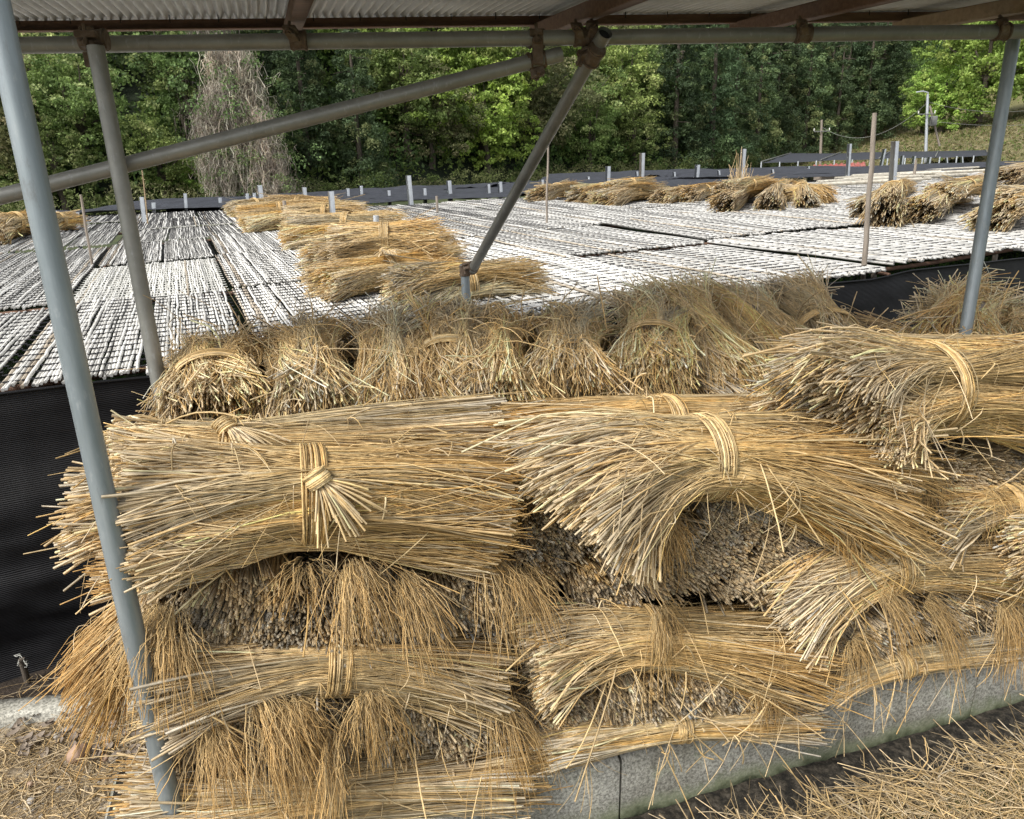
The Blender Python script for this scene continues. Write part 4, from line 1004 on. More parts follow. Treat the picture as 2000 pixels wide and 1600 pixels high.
far_net('shade_net', [AB(6.8, 10.5, .98), AB(22, 10.4, 1.0), PZ(2080, 315, 1.1), PZ(1080, 338, 1.1)], 'wide black shade net beyond the right row of bundles', 53, .07)
far_net('shade_net', [AB(9.8, 10.6, 1.12), AB(18, 10.4, 1.08), PZ(1900, 327, 1.15), PZ(1240, 352, 1.15)], 'folded black shade net lying nearest the red tin roof', 54, .06)
def shade_frame():
    root = empty('shade_canopy', PZ(1700, 335, 0), 'flat grey-black shade canopy on many thin posts beyond the field', 'shade canopy')
    zc = 1.02
    q = [PY(1487, 318, 38), PY(1935, 304, 40), PY(1925, 294, 62), PY(1545, 300, 60)]
    P = np.array(q); u = np.linspace(0, 1, 60)[:, None, None]; v = np.linspace(0, 1, 20)[None, :, None]
    G = (P[0] * (1 - u) + P[1] * u) * (1 - v) + (P[3] * (1 - u) + P[2] * u) * v; G = G.copy(); G[..., 2] += .06 * vnoise(G[..., 0] * .6, G[..., 1] * .4, 3)
    mb = MB(); grid_mesh(mb, G); o = mb.obj('canopy', 'netfar', root); add_uv(o.data, lambda co: co[:, :2] * .3)
    for i in range(14):
        p = P[0] * (1 - i / 13) + P[1] * i / 13; mb = MB(); tubes(mb, np.array([[[p[0], p[1], -.2], [p[0], p[1], p[2] + .02]]]), .035, (1, 1, 1), 6); mb.obj('leg', 'post', root)
    for k in range(5):
        i = k / 4; p0 = P[0] * (1 - i) + P[1] * i; p1 = P[3] * (1 - i) + P[2] * i; mb = MB(); tubes(mb, np.array([[p0 + [0, 0, .05], p1 + [0, 0, .05]]]), .03, (1, 1, 1), 5); mb.obj('rail', 'pipe_dull', root)
shade_frame()
def red_shed():
    root = empty('tin_shed', PY(1640, 330, 32), 'small low shed with a faded red corrugated roof', 'shed')
    q = [PY(1600, 335, 30.5), PY(1692, 332, 31), PY(1690, 317, 34), PY(1588, 323, 34)]; P = np.array(q)
    u = np.linspace(0, 1, 160)[:, None, None]; v = np.linspace(0, 1, 6)[None, :, None]
    G = (P[0] * (1 - u) + P[1] * u) * (1 - v) + (P[3] * (1 - u) + P[2] * u) * v; G = G.copy(); G[..., 2] += .03 * np.sin(u[..., 0] * 60)
    mb = MB(); grid_mesh(mb, G); mb.obj('roof', 'tin', root)
    lo = P[0] * [1, 1, 0] + [0, 0.2, -.2]; hi = P[1] * [1, 1, 0] + [0, 0.2, -.2]
    mb = MB(); c = (lo + hi) / 2 + np.array([0, 1.5, .55]); box(mb, c, 2.0, 2.8, 1.1, bev=.02); mb.obj('wall', 'greywood', root)
red_shed()

# ------------------------------------------------------------------ straw on the mats
def low_bundle(kind_seed, n=260, Lh=.45, age=.0):
    pass
GF = 'straw bundles piled in a long row across the mats'; GR = 'straw bundles heaped across the right mats'; GL = 'straw bundles at the far left of the mats'
def FB(label, l, r, z, grp, rw=.11, re=.15, n=420, sc=1.0, **k):
    z = z if grp == GF else MZ + .02 + (z - MZ) * .62
    A = PZ(l[0], l[1], z); B = PZ(r[0], r[1], z)
    kk = dict(age=.02, gold=.5, mix=.15, droop=.03, rb=.0038 * sc, rt=.0015 * sc, K=6, surf=False, core=.82, tie=True, rlo=.82, chaos=.25, lump=.14, lock=1.3)
    rw *= .92 if grp == GF else .72; re *= 1 if grp == GF else .80
    n = int(n * 1.7)
    kk.update(k)
    return bundle(label, A, (A + B) / 2 + np.array([0, 0, .02]), B, rw=(rw, rw * .85), rl=(re, re * .75), rr=(re, re * .75), n=n, group=grp, **kk)
fb = [((770, 578), (1035, 548), 1.03, 'nearest straw bundle on the mats, behind the stub post', dict(rw=.13, re=.20, n=900, droop=.05)),
 ((625, 555), (870, 520), 1.05, 'second straw bundle on the mats, pale band at its middle', dict(rw=.12, re=.17, n=800)),
 ((612, 508), (870, 480), 1.08, 'third straw bundle on the mats, dark cut end at its left', dict(rw=.13, re=.18, n=700)),
 ((655, 478), (850, 470), 1.22, 'straw bundle on top of the row, just right of the bent upright post', dict(rw=.12, re=.17, n=500, age=.15)),
 ((555, 468), (735, 458), 1.06, 'straw bundle in the row between the second and third upright posts', dict(rw=.13, re=.17, n=450)),
 ((580, 445), (780, 440), 1.15, 'straw bundle in the row beside the short pipe post, right end toward the gap', dict(rw=.13, re=.18, n=420)),
 ((480, 440), (640, 428), 1.06, 'straw bundle with its round cut end at the left flank of the row', dict(rw=.14, re=.17, n=400)),
 ((560, 425), (712, 420), 1.12, 'straw bundle of the row next to the tall upright post', dict(rw=.14, re=.18, n=380)),
 ((468, 420), (620, 412), 1.10, 'straw bundle in the farther half of the row, left flank', dict(rw=.14, re=.18, n=350)),
 ((530, 404), (650, 402), 1.16, 'straw bundle capping the farther half of the row', dict(rw=.15, re=.18, n=330)),
 ((450, 410), (545, 403), 1.08, 'farthest straw bundle of the long row, dark butt facing left', dict(rw=.15, re=.18, n=330))]
for i, (l, r, z, lab, k) in enumerate(fb): FB(lab, l, r, z, GF, seed=500 + i, knot=(1.6, (.3, -.9, -.1)) if i in (1,) else None, **k)
fr = [((1050, 380), (1120, 366), 1.15, 'first straw bundle from the left in the heaps on the right mats', dict(rw=.17, re=.24)),
 ((1128, 382), (1215, 366), 1.15, 'dark ended straw bundle, second from the left on the right mats', dict(rw=.17, re=.24)),
 ((1180, 387), (1285, 372), 1.13, 'spread straw bundle at the foot of the white post on the right mats', dict(rw=.17, re=.30, droop=.08)),
 ((1190, 366), (1270, 360), 1.35, 'upper straw bundle leaning on the white post, right mats', dict(rw=.14, re=.2)),
 ((1290, 384), (1370, 372), 1.10, 'brown round ended straw bundle between the two white posts', dict(rw=.15, re=.2)),
 ((1345, 380), (1400, 370), 1.12, 'short straw bundle left of the tallest heap', dict(rw=.15, re=.2)),
 ((1415, 395), (1490, 360), 1.15, 'dark ended straw bundle in the tallest heap, below the stalk clump', dict(rw=.18, re=.22)),
 ((1415, 370), (1500, 358), 1.36, 'upper straw bundle of the tallest heap beside the white post', dict(rw=.15, re=.2)),
 ((1500, 395), (1530, 360), 1.13, 'straw bundle showing its dark cut face, centre of the tallest heap', dict(rw=.18, re=.2)),
 ((1575, 392), (1560, 362), 1.13, 'straw bundle showing its dark cut face, right of the heap centre', dict(rw=.17, re=.19)),
 ((1540, 375), (1620, 378), 1.15, 'drooping straw bundle at the right end of the tallest heap', dict(rw=.15, re=.22, droop=.1)),
 ((1690, 405), (1770, 360), 1.13, 'low straw bundle just right of the leaning wooden pole', dict(rw=.13, re=.19)),
 ((1730, 400), (1755, 362), 1.25, 'straw bundle round the foot of the thick white post', dict(rw=.18, re=.24, droop=.08)),
 ((1800, 405), (1880, 372), 1.17, 'straw bundle with dark cut end left of the right steel post', dict(rw=.16, re=.2)),
 ((1840, 375), (1925, 362), 1.33, 'upper straw bundle crossing behind the right steel post', dict(rw=.14, re=.2)),
 ((1935, 420), (2030, 380), 1.15, 'dark ended straw bundle just right of the right steel post', dict(rw=.16, re=.2)),
 ((1960, 395), (2080, 385), 1.32, 'upper straw bundle at the right edge, pale stems on top', dict(rw=.14, re=.2)),
 ((1965, 345), (2060, 320), 1.25, 'far straw bundle at the right edge beyond the mats', dict(rw=.2, re=.28))]
for i, (l, r, z, lab, k) in enumerate(fr):
    kk = dict(n=340, sc=1.5, age=.0, gold=.7, mix=.1); kk.update(k); FB(lab, l, r, z, GR, seed=540 + i, **kk)
fl = [((-20, 462), (50, 440), 1.1, 'straw bundle cut off by the left edge of the photo on the mats'), ((-10, 440), (70, 432), 1.25, 'upper straw bundle at the far left edge on the mats'), ((80, 438), (145, 430), 1.12, 'small straw bundle between the first post and the net at the far left')]
for i, (l, r, z, lab) in enumerate(fl): FB(lab, l, r, z, GL, seed=570 + i, rw=.16, re=.2, n=300, sc=1.5, gold=.7)
# upright clump of stalks in the tallest heap
p = PZ(1445, 372, 1.15); cl = MB(); rg = np.random.default_rng(5); n = 60; d = _norm(rg.normal(0, .25, (n, 3)) + np.array([0, 0, 1.])); t = np.linspace(0, 1, 5)[None, :, None]
P = p + rg.normal(0, .08, (n, 1, 3)) + d[:, None] * t * rg.uniform(.12, .45, (n, 1, 1)); tubes(cl, P, .0028, straw_cols(np.full((n, 5), .3), rg, .3, .6), 4)
props(cl.obj('stalk_clump', 'straw'), 'upright clump of straw stalks leaning on the white post in the tallest heap', 'straw clump')

# ------------------------------------------------------------------ posts
def post_px(x0, y0, x1, y1, z, w_, mat, label, lean=0, name='steel_post', group='white steel posts sticking out of the mats', style='angle', cat='post'):
    """top pixel (x0,y0), foot pixel (x1,y1) at height z"""
    foot = PZ(x1, y1, z); v = ray(x0, y0)
    # top: on the ray, at the same distance forward
    top = CAMP + v * (foot[1] / v[1])
    low = foot - (top - foot) / (top[2] - foot[2]) * (z + .25)
    mb = MB(); root = None
    if style == 'angle':
        c = (top + low) / 2; L = np.linalg.norm(top - low); az = _norm(top - low); ax = np.array([math.cos(.5), math.sin(.5), 0]); ay = np.cross(az, ax)
        box(mb, c, w_, .006, L, ax=ax, ay=ay, az=az, bev=.001); box(mb, c + ay * w_ * .5 - ax * (w_ * .5 + .004), .006, w_, L, ax=ax, ay=ay, az=az, bev=.001)
    elif style == 'pipe':
        tubes(mb, np.linspace(low, top, 6)[None], w_ / 2, (1, 1, 1), 12)
    else:
        rg = np.random.default_rng(int(x0)); K = 14; P = np.linspace(low, top, K); P[:, :2] += np.cumsum(rg.normal(0, w_ * .10, (K, 2)), 0); tubes(mb, P[None], (w_ / 2 * np.linspace(1.15, .8, K) * rg.uniform(.92, 1.08, K))[None], (1, 1, 1), 10)
    o = mb.obj(name, mat); props(o, label, cat, group); return o
post_px(1753, 276, 1746, 375, 1.05, .075, 'post', 'thick white steel post rising from a bundle on the right mats')
post_px(1257, 299, 1255, 362, 1.2, .06, 'post', 'white steel post standing in the heap left of centre on the right mats')
post_px(1455, 291, 1450, 356, 1.2, .065, 'post', 'white steel post in the tallest straw heap')
post_px(1662, 281, 1657, 350, 1.0, .065, 'post', 'grey steel post with dark cap in front of the red roof')
post_px(1730, 291, 1722, 328, 1.0, .08, 'post', 'grey leaning post just left of the thick white post')
post_px(648, 374, 653, 440, 1.05, .05, 'post', 'white steel post with a rusty top in the long straw row')
post_px(595, 366, 599, 410, 1.1, .05, 'post', 'slim white steel post in the far part of the straw row')
post_px(734, 421, 737, 468, 1.15, .045, 'post', 'short grey pipe post nearest the viewer in the long straw row', style='pipe')
post_px(799, 343, 804, 396, 1.0, .07, 'post', 'white steel post alone at the far edge of the mats, centre')
post_px(508, 362, 512, 394, 1.1, .07, 'post', 'grey steel post above the farthest bundles of the row')
post_px(878, 353, 880, 378, 1.0, .08, 'post', 'small steel post against the bank, right of the lone centre post')
post_px(853, 383, 854, 409, 1.0, .04, 'greywood', 'stubby grey peg on the far mats below the bank', style='pipe')
post_px(1190, 325, 1189, 352, 1.1, .09, 'post', 'steel post at the hill foot above the right nets')
post_px(978, 355, 979, 374, 1.0, .07, 'post', 'short steel post at the far net, just left of the long brace')
post_px(362, 378, 364, 408, 1.0, .05, 'post', 'thin steel post on the far left net')
post_px(277, 385, 282, 430, 1.0, .05, 'post', 'steel post beside the bamboo stick on the left mats')
post_px(151, 415, 153, 436, 1.0, .05, 'post', 'low steel post at the far left behind the first stick')
post_px(483, 378, 484, 394, 1.0, .06, 'post', 'left one of two small posts above the far bundles')
post_px(497, 377, 498, 393, 1.0, .06, 'post', 'right one of two small posts above the far bundles')
post_px(555, 392, 557, 412, 1.15, .05, 'greywood', 'small capped post peeking from the far bundles', style='pipe')
post_px(1765, 304, 1762, 326, 1.0, .08, 'post', 'short steel post right behind the thick white post')
post_px(1788, 305, 1785, 325, 1.0, .08, 'post', 'second short steel post right of the thick white post')
post_px(1818, 307, 1815, 325, 1.0, .08, 'post', 'third short steel post right of the thick white post')
post_px(1365, 322, 1363, 345, 1.1, .09, 'post', 'short steel post left of the tallest heap, at the hill foot')
for i, (x, y0, y1) in enumerate([(300, 396, 412), (430, 386, 400), (680, 368, 384), (706, 363, 382), (760, 372, 384), (830, 368, 382), (955, 360, 375), (1060, 351, 366), (1150, 345, 356), (1245, 335, 350), (1318, 336, 348), (1405, 333, 343), (1510, 331, 340), (1580, 325, 335), (1850, 308, 325), (1880, 306, 322), (20, 428, 440), (107, 412, 430)]):
    post_px(x, y0, x + 1, y1, 1.0, .06, 'post', 'tiny pale post in the scattered line along the far nets', group='tiny posts along the far nets')
post_px(1700, 221, 1683, 513, .96, .036, 'greywood', 'tall crooked wooden pole standing through the right mats', style='wood', name='wooden_pole', group=None, cat='pole')
post_px(1073, 286, 1069, 431, .98, .028, 'greywood', 'thin straight bamboo stick upright in the right mats', style='wood', name='bamboo_stick', group=None, cat='stick')
post_px(277, 333, 288, 436, .98, .022, 'wood2', 'thin bamboo stick upright in the left mats behind the second post', style='wood', name='bamboo_stick', group=None, cat='stick')
post_px(159, 380, 180, 514, .96, .026, 'greywood', 'pale crooked stick upright between the first and second steel posts', style='wood', name='wooden_stick', group=None, cat='stick')
post_px(1793, 312, 1790, 356, 1.0, .06, 'greywood', 'weathered wooden stump post right of the thick white post', style='wood', name='wooden_post', group=None)
# stack of pale poles lying on the far right mats
root = empty('pole_pile', PZ(1700, 345, 1.0), 'loose pile of pale reed rolls lying at the far right of the mats', 'reed rolls')
rg = np.random.default_rng(8)
for i in range(22):
    x = rg.uniform(1560, 1800); y = 362 - (x - 1560) * .09 + rg.uniform(-9, 5); A = PZ(x, y, 1.03 + rg.uniform(0, .12)); d = _norm(E1 * 1 + E2 * rg.normal(0, .10)); mb = MB()
    tubes(mb, np.linspace(A, A + d * rg.uniform(1.6, 2.6), 6)[None], rg.uniform(.02, .04), np.array([.62, .58, .50]) * rg.uniform(.7, 1.1), 7); mb.obj('reed_roll', 'reed', root)

# ------------------------------------------------------------------ utility poles and wires
def utility(px, ytop, ybase, Y, label, lamp=False):
    base = PY(px, ybase, Y); top = PY(px + 1, ytop, Y); root = empty('utility_pole', base, label, 'utility pole')
    mb = MB(); tubes(mb, np.linspace(base - [0, 0, 1], top, 5)[None], np.array([[.12, .115, .11, .10, .09]]), (1, 1, 1), 10); mb.obj('pole', 'post' if lamp else 'greywood', root)
    zc = top[2] - (1.4 if lamp else .9); c = np.array([top[0], top[1], zc])
    mb = MB(); box(mb, c - [0, .2, 0], 1.3, .08, .08, bev=.01); mb.obj('crossarm', 'pipe_dull', root)
    for dx in (-.7, .7):
        mb = MB(); tubes(mb, np.array([[c + [dx * .9, -.2, .06], c + [dx * .9, -.2, .14], c + [dx * .9, -.2, .26]]]), np.array([[.04, .05, .03]]), (1, 1, 1), 8); mb.obj('insulator', 'white_string', root)
    if lamp:
        mb = MB(); P = np.array([top, top + [0, 0, .15], top + [-.4, 0, .25], top + [-.9, 0, .2]]); tubes(mb, P[None], .05, (1, 1, 1), 6); mb.obj('lamp_arm', 'post', root)
        mb = MB(); s0 = PY(px + 5, ytop + 22, Y); s1 = PY(px + 26, ybase - 20, Y); tubes(mb, np.array([[s0, s1 - [0, 0, .5]]]), .08, (1, 1, 1), 8); mb.obj('stay', 'greywood', root)
        mb = MB(); box(mb, c + [.5, -.35, -.5], .5, .4, .7, bev=.06); mb.obj('transformer', 'pipe_dull', root)
    return c
c1 = utility(1604, 234, 305, 66, 'plain wooden utility pole with a crossarm before the dark conifers')
c2 = utility(1811, 185, 292, 62, 'utility pole with lamp arm and slanting stay at the foot of the right slope', True)
def wire(a, b, sag, label):
    t = np.linspace(0, 1, 30)[:, None]; P = a + (b - a) * t; P[:, 2] -= (4 * t * (1 - t) * sag)[:, 0]; mb = MB(); tubes(mb, P[None], .014, (1, 1, 1), 5); props(mb.obj('overhead_wire', 'pipe_dull'), label, 'wire', 'overhead wires at the right')
wire(PY(1815, 200, 62), PY(2080, 204, 60), .6, 'upper overhead wire running right from the pole with the lamp arm')
wire(PY(1815, 236, 62), PY(2080, 238, 60), .3, 'lower overhead wire running right from the pole with the lamp arm')
wire(PY(1605, 248, 66), PY(1812, 200, 62), 1.6, 'slack overhead wire between the two utility poles')

# ------------------------------------------------------------------ trees
def crown_leaf(mb, rg, centers, radii, n_per, size, cols, squash=.75, bias=1.0, aspect=.6):
    m = len(centers); N = m * n_per; ci = np.repeat(np.arange(m), n_per)
    d = _norm(rg.normal(0, 1, (N, 3))); d[:, 2] = np.where(rg.random(N) < .6, np.abs(d[:, 2]), d[:, 2]); rr = rg.uniform(.55, 1.05, N) * radii[ci]
    C = centers[ci] + d * rr[:, None] * np.array([1, 1, squash])
    c = cols[ci] * rg.uniform(.6, 1.4, (N, 1))
    leaves(mb, C, rg.uniform(.6, 1.3, N) * size, d * bias + np.array([0, 0, .5]), c, rg, aspect)
def limb(mb, a, b, r0, r1, rg, K=6, wob=.1):
    P = np.linspace(a, b, K); P[1:-1] += rg.normal(0, wob, (K - 2, 3)); tubes(mb, P[None], np.linspace(r0, r1, K)[None], (1, 1, 1), 6)
def make_tree(kind, seed):
    rg = np.random.default_rng(seed); mb = MB(); tr = MB()
    pal = {'dark': [(.055, .10, .028), (.08, .14, .035), (.042, .075, .024), (.12, .16, .05)], 'mid': [(.13, .20, .05), (.18, .26, .065), (.09, .15, .035), (.25, .31, .11)],
           'bright': [(.20, .32, .05), (.25, .38, .06), (.15, .25, .04), (.32, .42, .09)], 'olive': [(.17, .19, .08), (.22, .24, .10), (.12, .15, .06), (.28, .27, .14)],
           'cedar': [(.058, .10, .045), (.08, .13, .05), (.042, .075, .034), (.13, .165, .065)], 'vine': [(.38, .335, .31), (.48, .43, .40), (.24, .21, .19), (.10, .16, .05)]}[kind if kind in ('dark', 'mid', 'bright', 'olive', 'cedar', 'vine') else 'mid']
    pal = (np.array(pal) * (1.6 if kind in ('dark', 'cedar', 'mid') else 1.3) * np.array([1.06, 1, .9])).clip(0, .6); pal = pal * .84 + pal.mean(1, keepdims=True) * .18
    if kind == 'cedar':
        H = 15.0; tubes(tr, np.linspace([0, 0, 0], [0, 0, H * .97], 6)[None], np.linspace(.28, .04, 6)[None], (1, 1, 1), 8)
        cs, rs = [], []
        for z in np.linspace(.5, H, 42):
            R_ = 2.5 * (1 - (z / H) ** 1.5) + .22; R_ *= rg.uniform(.8, 1.15); m = max(1, int(2.6 * R_) + 1)
            for k in range(m):
                a = rg.uniform(0, 6.28); q = rg.uniform(.5, 1.0) * R_; cs.append([math.cos(a) * q, math.sin(a) * q, z - .22 * q + rg.normal(0, .12)]); rs.append(rg.uniform(.45, .85) * (.45 + .55 * R_ / 2.5))
        cs = np.array(cs); rs = np.array(rs); crown_leaf(mb, rg, cs, rs, 80, .14, pal[rg.choice(4, len(cs), p=[.35, .3, .2, .15])], .85, .9, .38)
        for z in np.linspace(2, H * .9, 12): a = rg.uniform(0, 6.28); limb(tr, np.array([0, 0, z]), np.array([math.cos(a) * 1.5, math.sin(a) * 1.5, z - .2]), .06, .02, rg, 4, .05)
    elif kind == 'vine':
        H = 7.5; tubes(tr, np.linspace([0, 0, 0], [.2, 0, H * .9], 6)[None], np.linspace(.25, .06, 6)[None], (1, 1, 1), 8)
        n = 3600; K = 9; a = rg.uniform(0, 6.28, (n, 1)); zt = rg.uniform(.15, 1, (n, 1)) ** .8 * H; q = rg.uniform(.35, 1, (n, 1)) * (1.55 * (1 - (zt / H) ** 2 * .6)) * (1 + .35 * np.sin(3 * a + zt) + .28 * np.sin(5 * a - 1.7 * zt) + .2 * np.sin(2.6 * zt)); t = np.linspace(0, 1, K)[None]
        x = np.cos(a) * q + np.cumsum(rg.normal(0, .12, (n, K)), 1); y = np.sin(a) * q + np.cumsum(rg.normal(0, .12, (n, K)), 1); z = np.maximum(0, zt - t * rg.uniform(-.3, 2.0, (n, 1)) + .3 * np.sin(t * 7 + a * 3))
        c = pal[rg.choice(3, n)][:, None] * rg.uniform(.6, 1.3, (n, 1, 1)) * np.ones((n, K, 1)); tubes(mb, np.stack([x, y, z], -1), rg.uniform(.005, .016, (n, 1)), c, 3, cap=False)
        m = 120; cs = np.stack([rg.normal(0, 1.15, m), rg.normal(0, 1.15, m), rg.uniform(.5, H - .8, m)], -1); crown_leaf(mb, rg, cs, np.full(m, .45), 40, .07, np.repeat(pal[3:4], m, 0), .9)
        for k in range(16): a = rg.uniform(0, 6.28); z = rg.uniform(1.5, H * .8); limb(tr, np.array([0, 0, z]), np.array([math.cos(a) * 1.5, math.sin(a) * 1.5, z + 1.0]), .08, .02, rg, 6, .12)
    else:
        H = 6.5 if kind != 'bright' else 8.0; RX = 2.6 if kind != 'bright' else 3.6
        tubes(tr, np.array([[0, 0, 0], [.1, .05, 1.0], [.05, -.1, 2.2], [.15, 0, H * .6]])[None], np.array([[.24, .2, .16, .08]]), (1, 1, 1), 8)
        cs, rs = [], []
        lobes = [(rg.normal(0, RX * .38, 1)[0], rg.normal(0, RX * .38, 1)[0], rg.uniform(.22, .82) * H, rg.uniform(.36, .6) * RX) for _ in range(11)] + [(0, 0, H * .55, RX * .7)]
        for (x, y, z, r) in lobes:
            m = int(16 * (r / 1.2) ** 2) + 5; d = _norm(rg.normal(0, 1, (m, 3))); cs.append(np.array([x, y, z]) + d * r * np.array([1, 1, .78])); rs.append(rg.uniform(.22, .5, m))
            limb(tr, np.array([.05, 0, H * .3]), np.array([x, y, z + r * .3]), .09, .02, rg, 6, .08)
        cs = np.concatenate(cs); rs = np.concatenate(rs); k = cs[:, 2] > .25; cs = cs[k]; rs = rs[k]
        lobe_t = pal[rg.choice(4, len(cs), p=[.35, .3, .2, .15])]
        crown_leaf(mb, rg, cs, rs, 46 if kind != 'bright' else 44, .078 if kind != 'bright' else .095, lobe_t, .7, .8, .6)
    return mb.mesh('crown', 'leaf', False), tr.mesh('trunk', 'bark')
TV = {k: [make_tree(k, 10 * j + i) for i in range(nv)] for j, (k, nv) in enumerate([('dark', 2), ('mid', 2), ('bright', 1), ('olive', 1), ('cedar', 2), ('vine', 1)])}
NAMES = {'dark': 'broadleaf_tree', 'mid': 'broadleaf_tree', 'bright': 'broadleaf_tree', 'olive': 'shrub_tree', 'cedar': 'conifer_tree', 'vine': 'vine_covered_tree'}
_cnt = [0]
def tree(kind, x, y, s, label, group, zs=1.0, dz=0):
    _cnt[0] += 1; rg = np.random.default_rng(_cnt[0] + 70)
    vs = TV[kind]; cr, tk = vs[_cnt[0] % len(vs)]
    o = empty(NAMES[kind], (x, y, -.3 + float(hill_h(np.array(x), np.array(y))) + dz), label, 'tree', group)
    o.rotation_euler = (0, 0, rg.uniform(0, 6.28)); o.scale = (s, s, s * zs)
    for nm, me in (('crown', cr), ('trunk', tk)):
        c = bpy.data.objects.new(nm, me); COL.objects.link(c); c.parent = o
    return o
def px_at(x, y, z):
    c, s = math.cos(_th), math.sin(_th); p = np.array([x, y, z]) - CAMP; D = p[1] * c - p[2] * s
    return np.array([1000., 800.]) + p[0] / D * FPX * _r_img + (p[1] * s + p[2] * c) / D * FPX * _u_img
def kind_at(px, rg):
    if px < 395: return rg.choice(['dark', 'mid', 'olive'], p=[.42, .38, .20])
    if px < 540: return 'dark'
    if px < 745: return 'dark' if rg.random() < .45 else 'cedar'
    if px < 1175: return rg.choice(['mid', 'dark', 'olive', 'bright'], p=[.4, .12, .18, .3])
    if px < 1300: return rg.choice(['mid', 'bright', 'dark'], p=[.5, .25, .25])
    if px < 1800: return 'cedar'
    return 'dark' if rg.random() < .4 else 'cedar'
LBL = {'dark': 'dark green bushy tree merging into the wooded hillside', 'mid': 'fresh green bushy tree merging into the wooded hillside', 'bright': 'light green leafy tree merging into the wooded hillside',
       'olive': 'olive green scrubby tree merging into the wooded hillside', 'cedar': 'tall dark conifer standing in the dense conifer wood', 'vine': 'tree smothered in bare brown vines on the left hillside'}
GRP = {k: v for k, v in zip(LBL, ['dark green bushy trees on the hillside', 'fresh green bushy trees on the hillside', 'light green trees on the hillside', 'olive scrub trees on the hillside', 'dark conifers of the wood', 'vine-covered trees'])}
def forest():
    rg = np.random.default_rng(44)
    for d, sp in ((1.0, 3.0), (3.4, 3.2), (6.0, 3.5), (9.5, 3.9), (14, 4.6), (20, 6.0)):
        x = -34.0 + rg.uniform(0, 2)
        while x < 66:
            y = front_y(x) + d + rg.normal(0, .6); yy = float(y); px = px_at(x, yy, 3)[0]
            sc = .8 + .012 * max(0, yy - 28)
            if -120 < px < 2100:
                k = kind_at(px + rg.normal(0, 12), rg); near = d < 2
                top_ok = True
                if k == 'cedar': s = rg.uniform(.85, 1.15) * (.62 if px < 800 else .95); 
                elif k == 'vine':
                    s = rg.uniform(.95, 1.15)
                    if d > 9: k = 'dark'; 
                else: s = rg.uniform(.85, 1.25) * sc * (.8 if near else 1)
                if px > 1740 and d < 10: 
                    x += sp; continue
                zb = float(hill_h(np.array(x), np.array(yy)))
                if px_at(x, yy, zb)[1] > 40:
                    tree(k, x, yy, s, LBL[k], GRP[k])
            x += sp * rg.uniform(.8, 1.2) * (1.0 + .012 * max(0, yy - 28)) * (.85 if px_at(x, yy, 2)[0] > 1300 else 1)
forest()
def at_px(px, Y): return PY(px, 300, Y)[0]
for kind, px, Y, s, dz, lab in [('vine', 440, 31.5, .62, .2, 'leftmost of three trees smothered in bare brown vines'), ('vine', 475, 32.2, .85, 0, 'tallest of three trees smothered in bare brown vines'), ('vine', 515, 31.6, .55, -.2, 'rightmost of three trees smothered in bare brown vines'), ('vine', 440, 35.5, .8, .9, 'vine-hung tree behind the three bare brown ones'),
      ('bright', 1225, 72, 1.25, 3.2, 'bright yellow-green tree just right of the upper end of the brace'),
      ('bright', 1900, 84, 1.7, 0.5, 'big bright green tree at the upper right behind the right steel post'), ('bright', 2010, 82, 1.7, 1.0, 'bright green tree cut off by the right edge'), ('bright', 1965, 92, 1.9, 2.5, 'tall bright green tree crowning the right slope'),
      ('bright', 1830, 86, 1.05, 0.0, 'yellow-green tree behind the lamp pole'), ('bright', 1795, 90, .8, 0, 'small bright tree at the left foot of the right slope'),
      ('bright', 850, 50, .95, 1.6, 'yellow-green tree under the long brace, left of centre'), ('bright', 780, 48, .8, .3, 'fresh green tree below the middle of the long brace'),
      ('bright', 1000, 58, .9, 1.0, 'pale green tree left of the falling brace'), ('bright', 1120, 62, .75, .2, 'light green tree right of the falling brace'), ('mid', 1330, 72, 1.0, .5, 'layered pale tree at the edge of the conifer wood'),
      ('bright', 420, 33.5, .32, 0, 'low bright green bush in front of the vine-covered trees'), ('mid', 1700, 100, 1.0, 0, 'broad tree in the conifer wood by the tall wooden pole'), ('olive', 1440, 80, .8, 0, 'yellowish tree in front of the dark conifers'), ('olive', 1250, 64, .8, 0, 'scrubby olive tree above the white post')]:
    tree(kind, at_px(px, Y), Y, s, lab, 'light green trees that stand out' if kind == 'bright' else 'middle green trees that stand out', dz=dz)
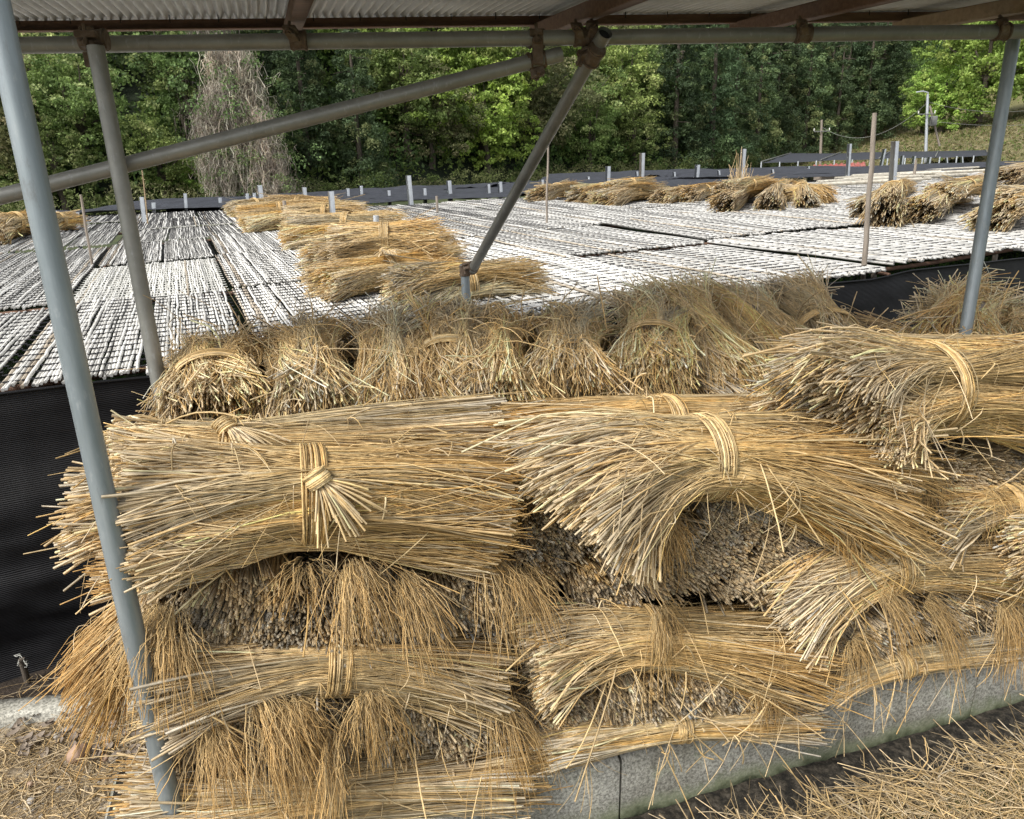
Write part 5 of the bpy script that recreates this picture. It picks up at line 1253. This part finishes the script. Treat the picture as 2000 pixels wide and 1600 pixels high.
# olive scrub along the foot of the hill
def scrub():
    rg = np.random.default_rng(15); mb = MB(); cs = []; rs = []
    for x in np.arange(-26, 34, .5):
        for k in range(3):
            y = float(front_y(x)) - rg.uniform(0, 3.0); cs.append([x + rg.normal(0, .3), y, -.2 + rg.uniform(.1, 1.0)]); rs.append(rg.uniform(.4, .85))
    cs = np.array(cs); rs = np.array(rs); pal = np.array([(.14, .17, .06), (.19, .21, .09), (.10, .14, .04), (.22, .22, .11)])
    crown_leaf(mb, rg, cs, rs, 120, .075, pal[rg.choice(4, len(cs))], .9, .4, .25)
    props(mb.obj('bank_scrub', 'leaf', smooth=False), 'pale olive reeds and scrub along the foot of the hill', 'scrub', kind='stuff')
    # undergrowth carpeting the wooded hill
    mb = MB(); n = 5200; x = rg.uniform(-48, 70, n); d = rg.gamma(1.6, 8, n); y = front_y(x) + d; k = ~((x > 26) & (d < 3)); x, y = x[k], y[k]
    cs = np.stack([x, y, -.27 + hill_h(x, y) + .3], -1); cs[:, 2] += rg.uniform(-.2, .7, len(cs)); rs = rg.uniform(.5, 1.15, len(cs)) * (.6 + .012 * y)
    pal2 = np.array([(.08, .14, .04), (.11, .19, .05), (.06, .10, .035), (.17, .24, .07)]); crown_leaf(mb, rg, cs, rs, 52, .15, pal2[rg.choice(4, len(cs))], .9, .6, .55)
    props(mb.obj('undergrowth', 'leaf', smooth=False), 'leafy undergrowth carpeting the wooded hillside between the trees', 'undergrowth', kind='stuff')
    mb = MB(); N = 26000; x = rg.uniform(28, 75, N); y = rg.uniform(42, 96, N); z = -.27 + hill_h(x, y) + .1
    c = np.array([(.20, .19, .08), (.26, .22, .11), (.14, .19, .05), (.3, .25, .15)])[rg.choice(4, N)] * rg.uniform(.6, 1.3, (N, 1)); leaves(mb, np.stack([x, y, z], -1), rg.uniform(.1, .28, N), np.array([0, -.6, .3]), c, rg, .3)
    props(mb.obj('slope_grass', 'leaf', smooth=False), 'rough yellowing grass on the slope at the right', 'grass', kind='stuff')
scrub()
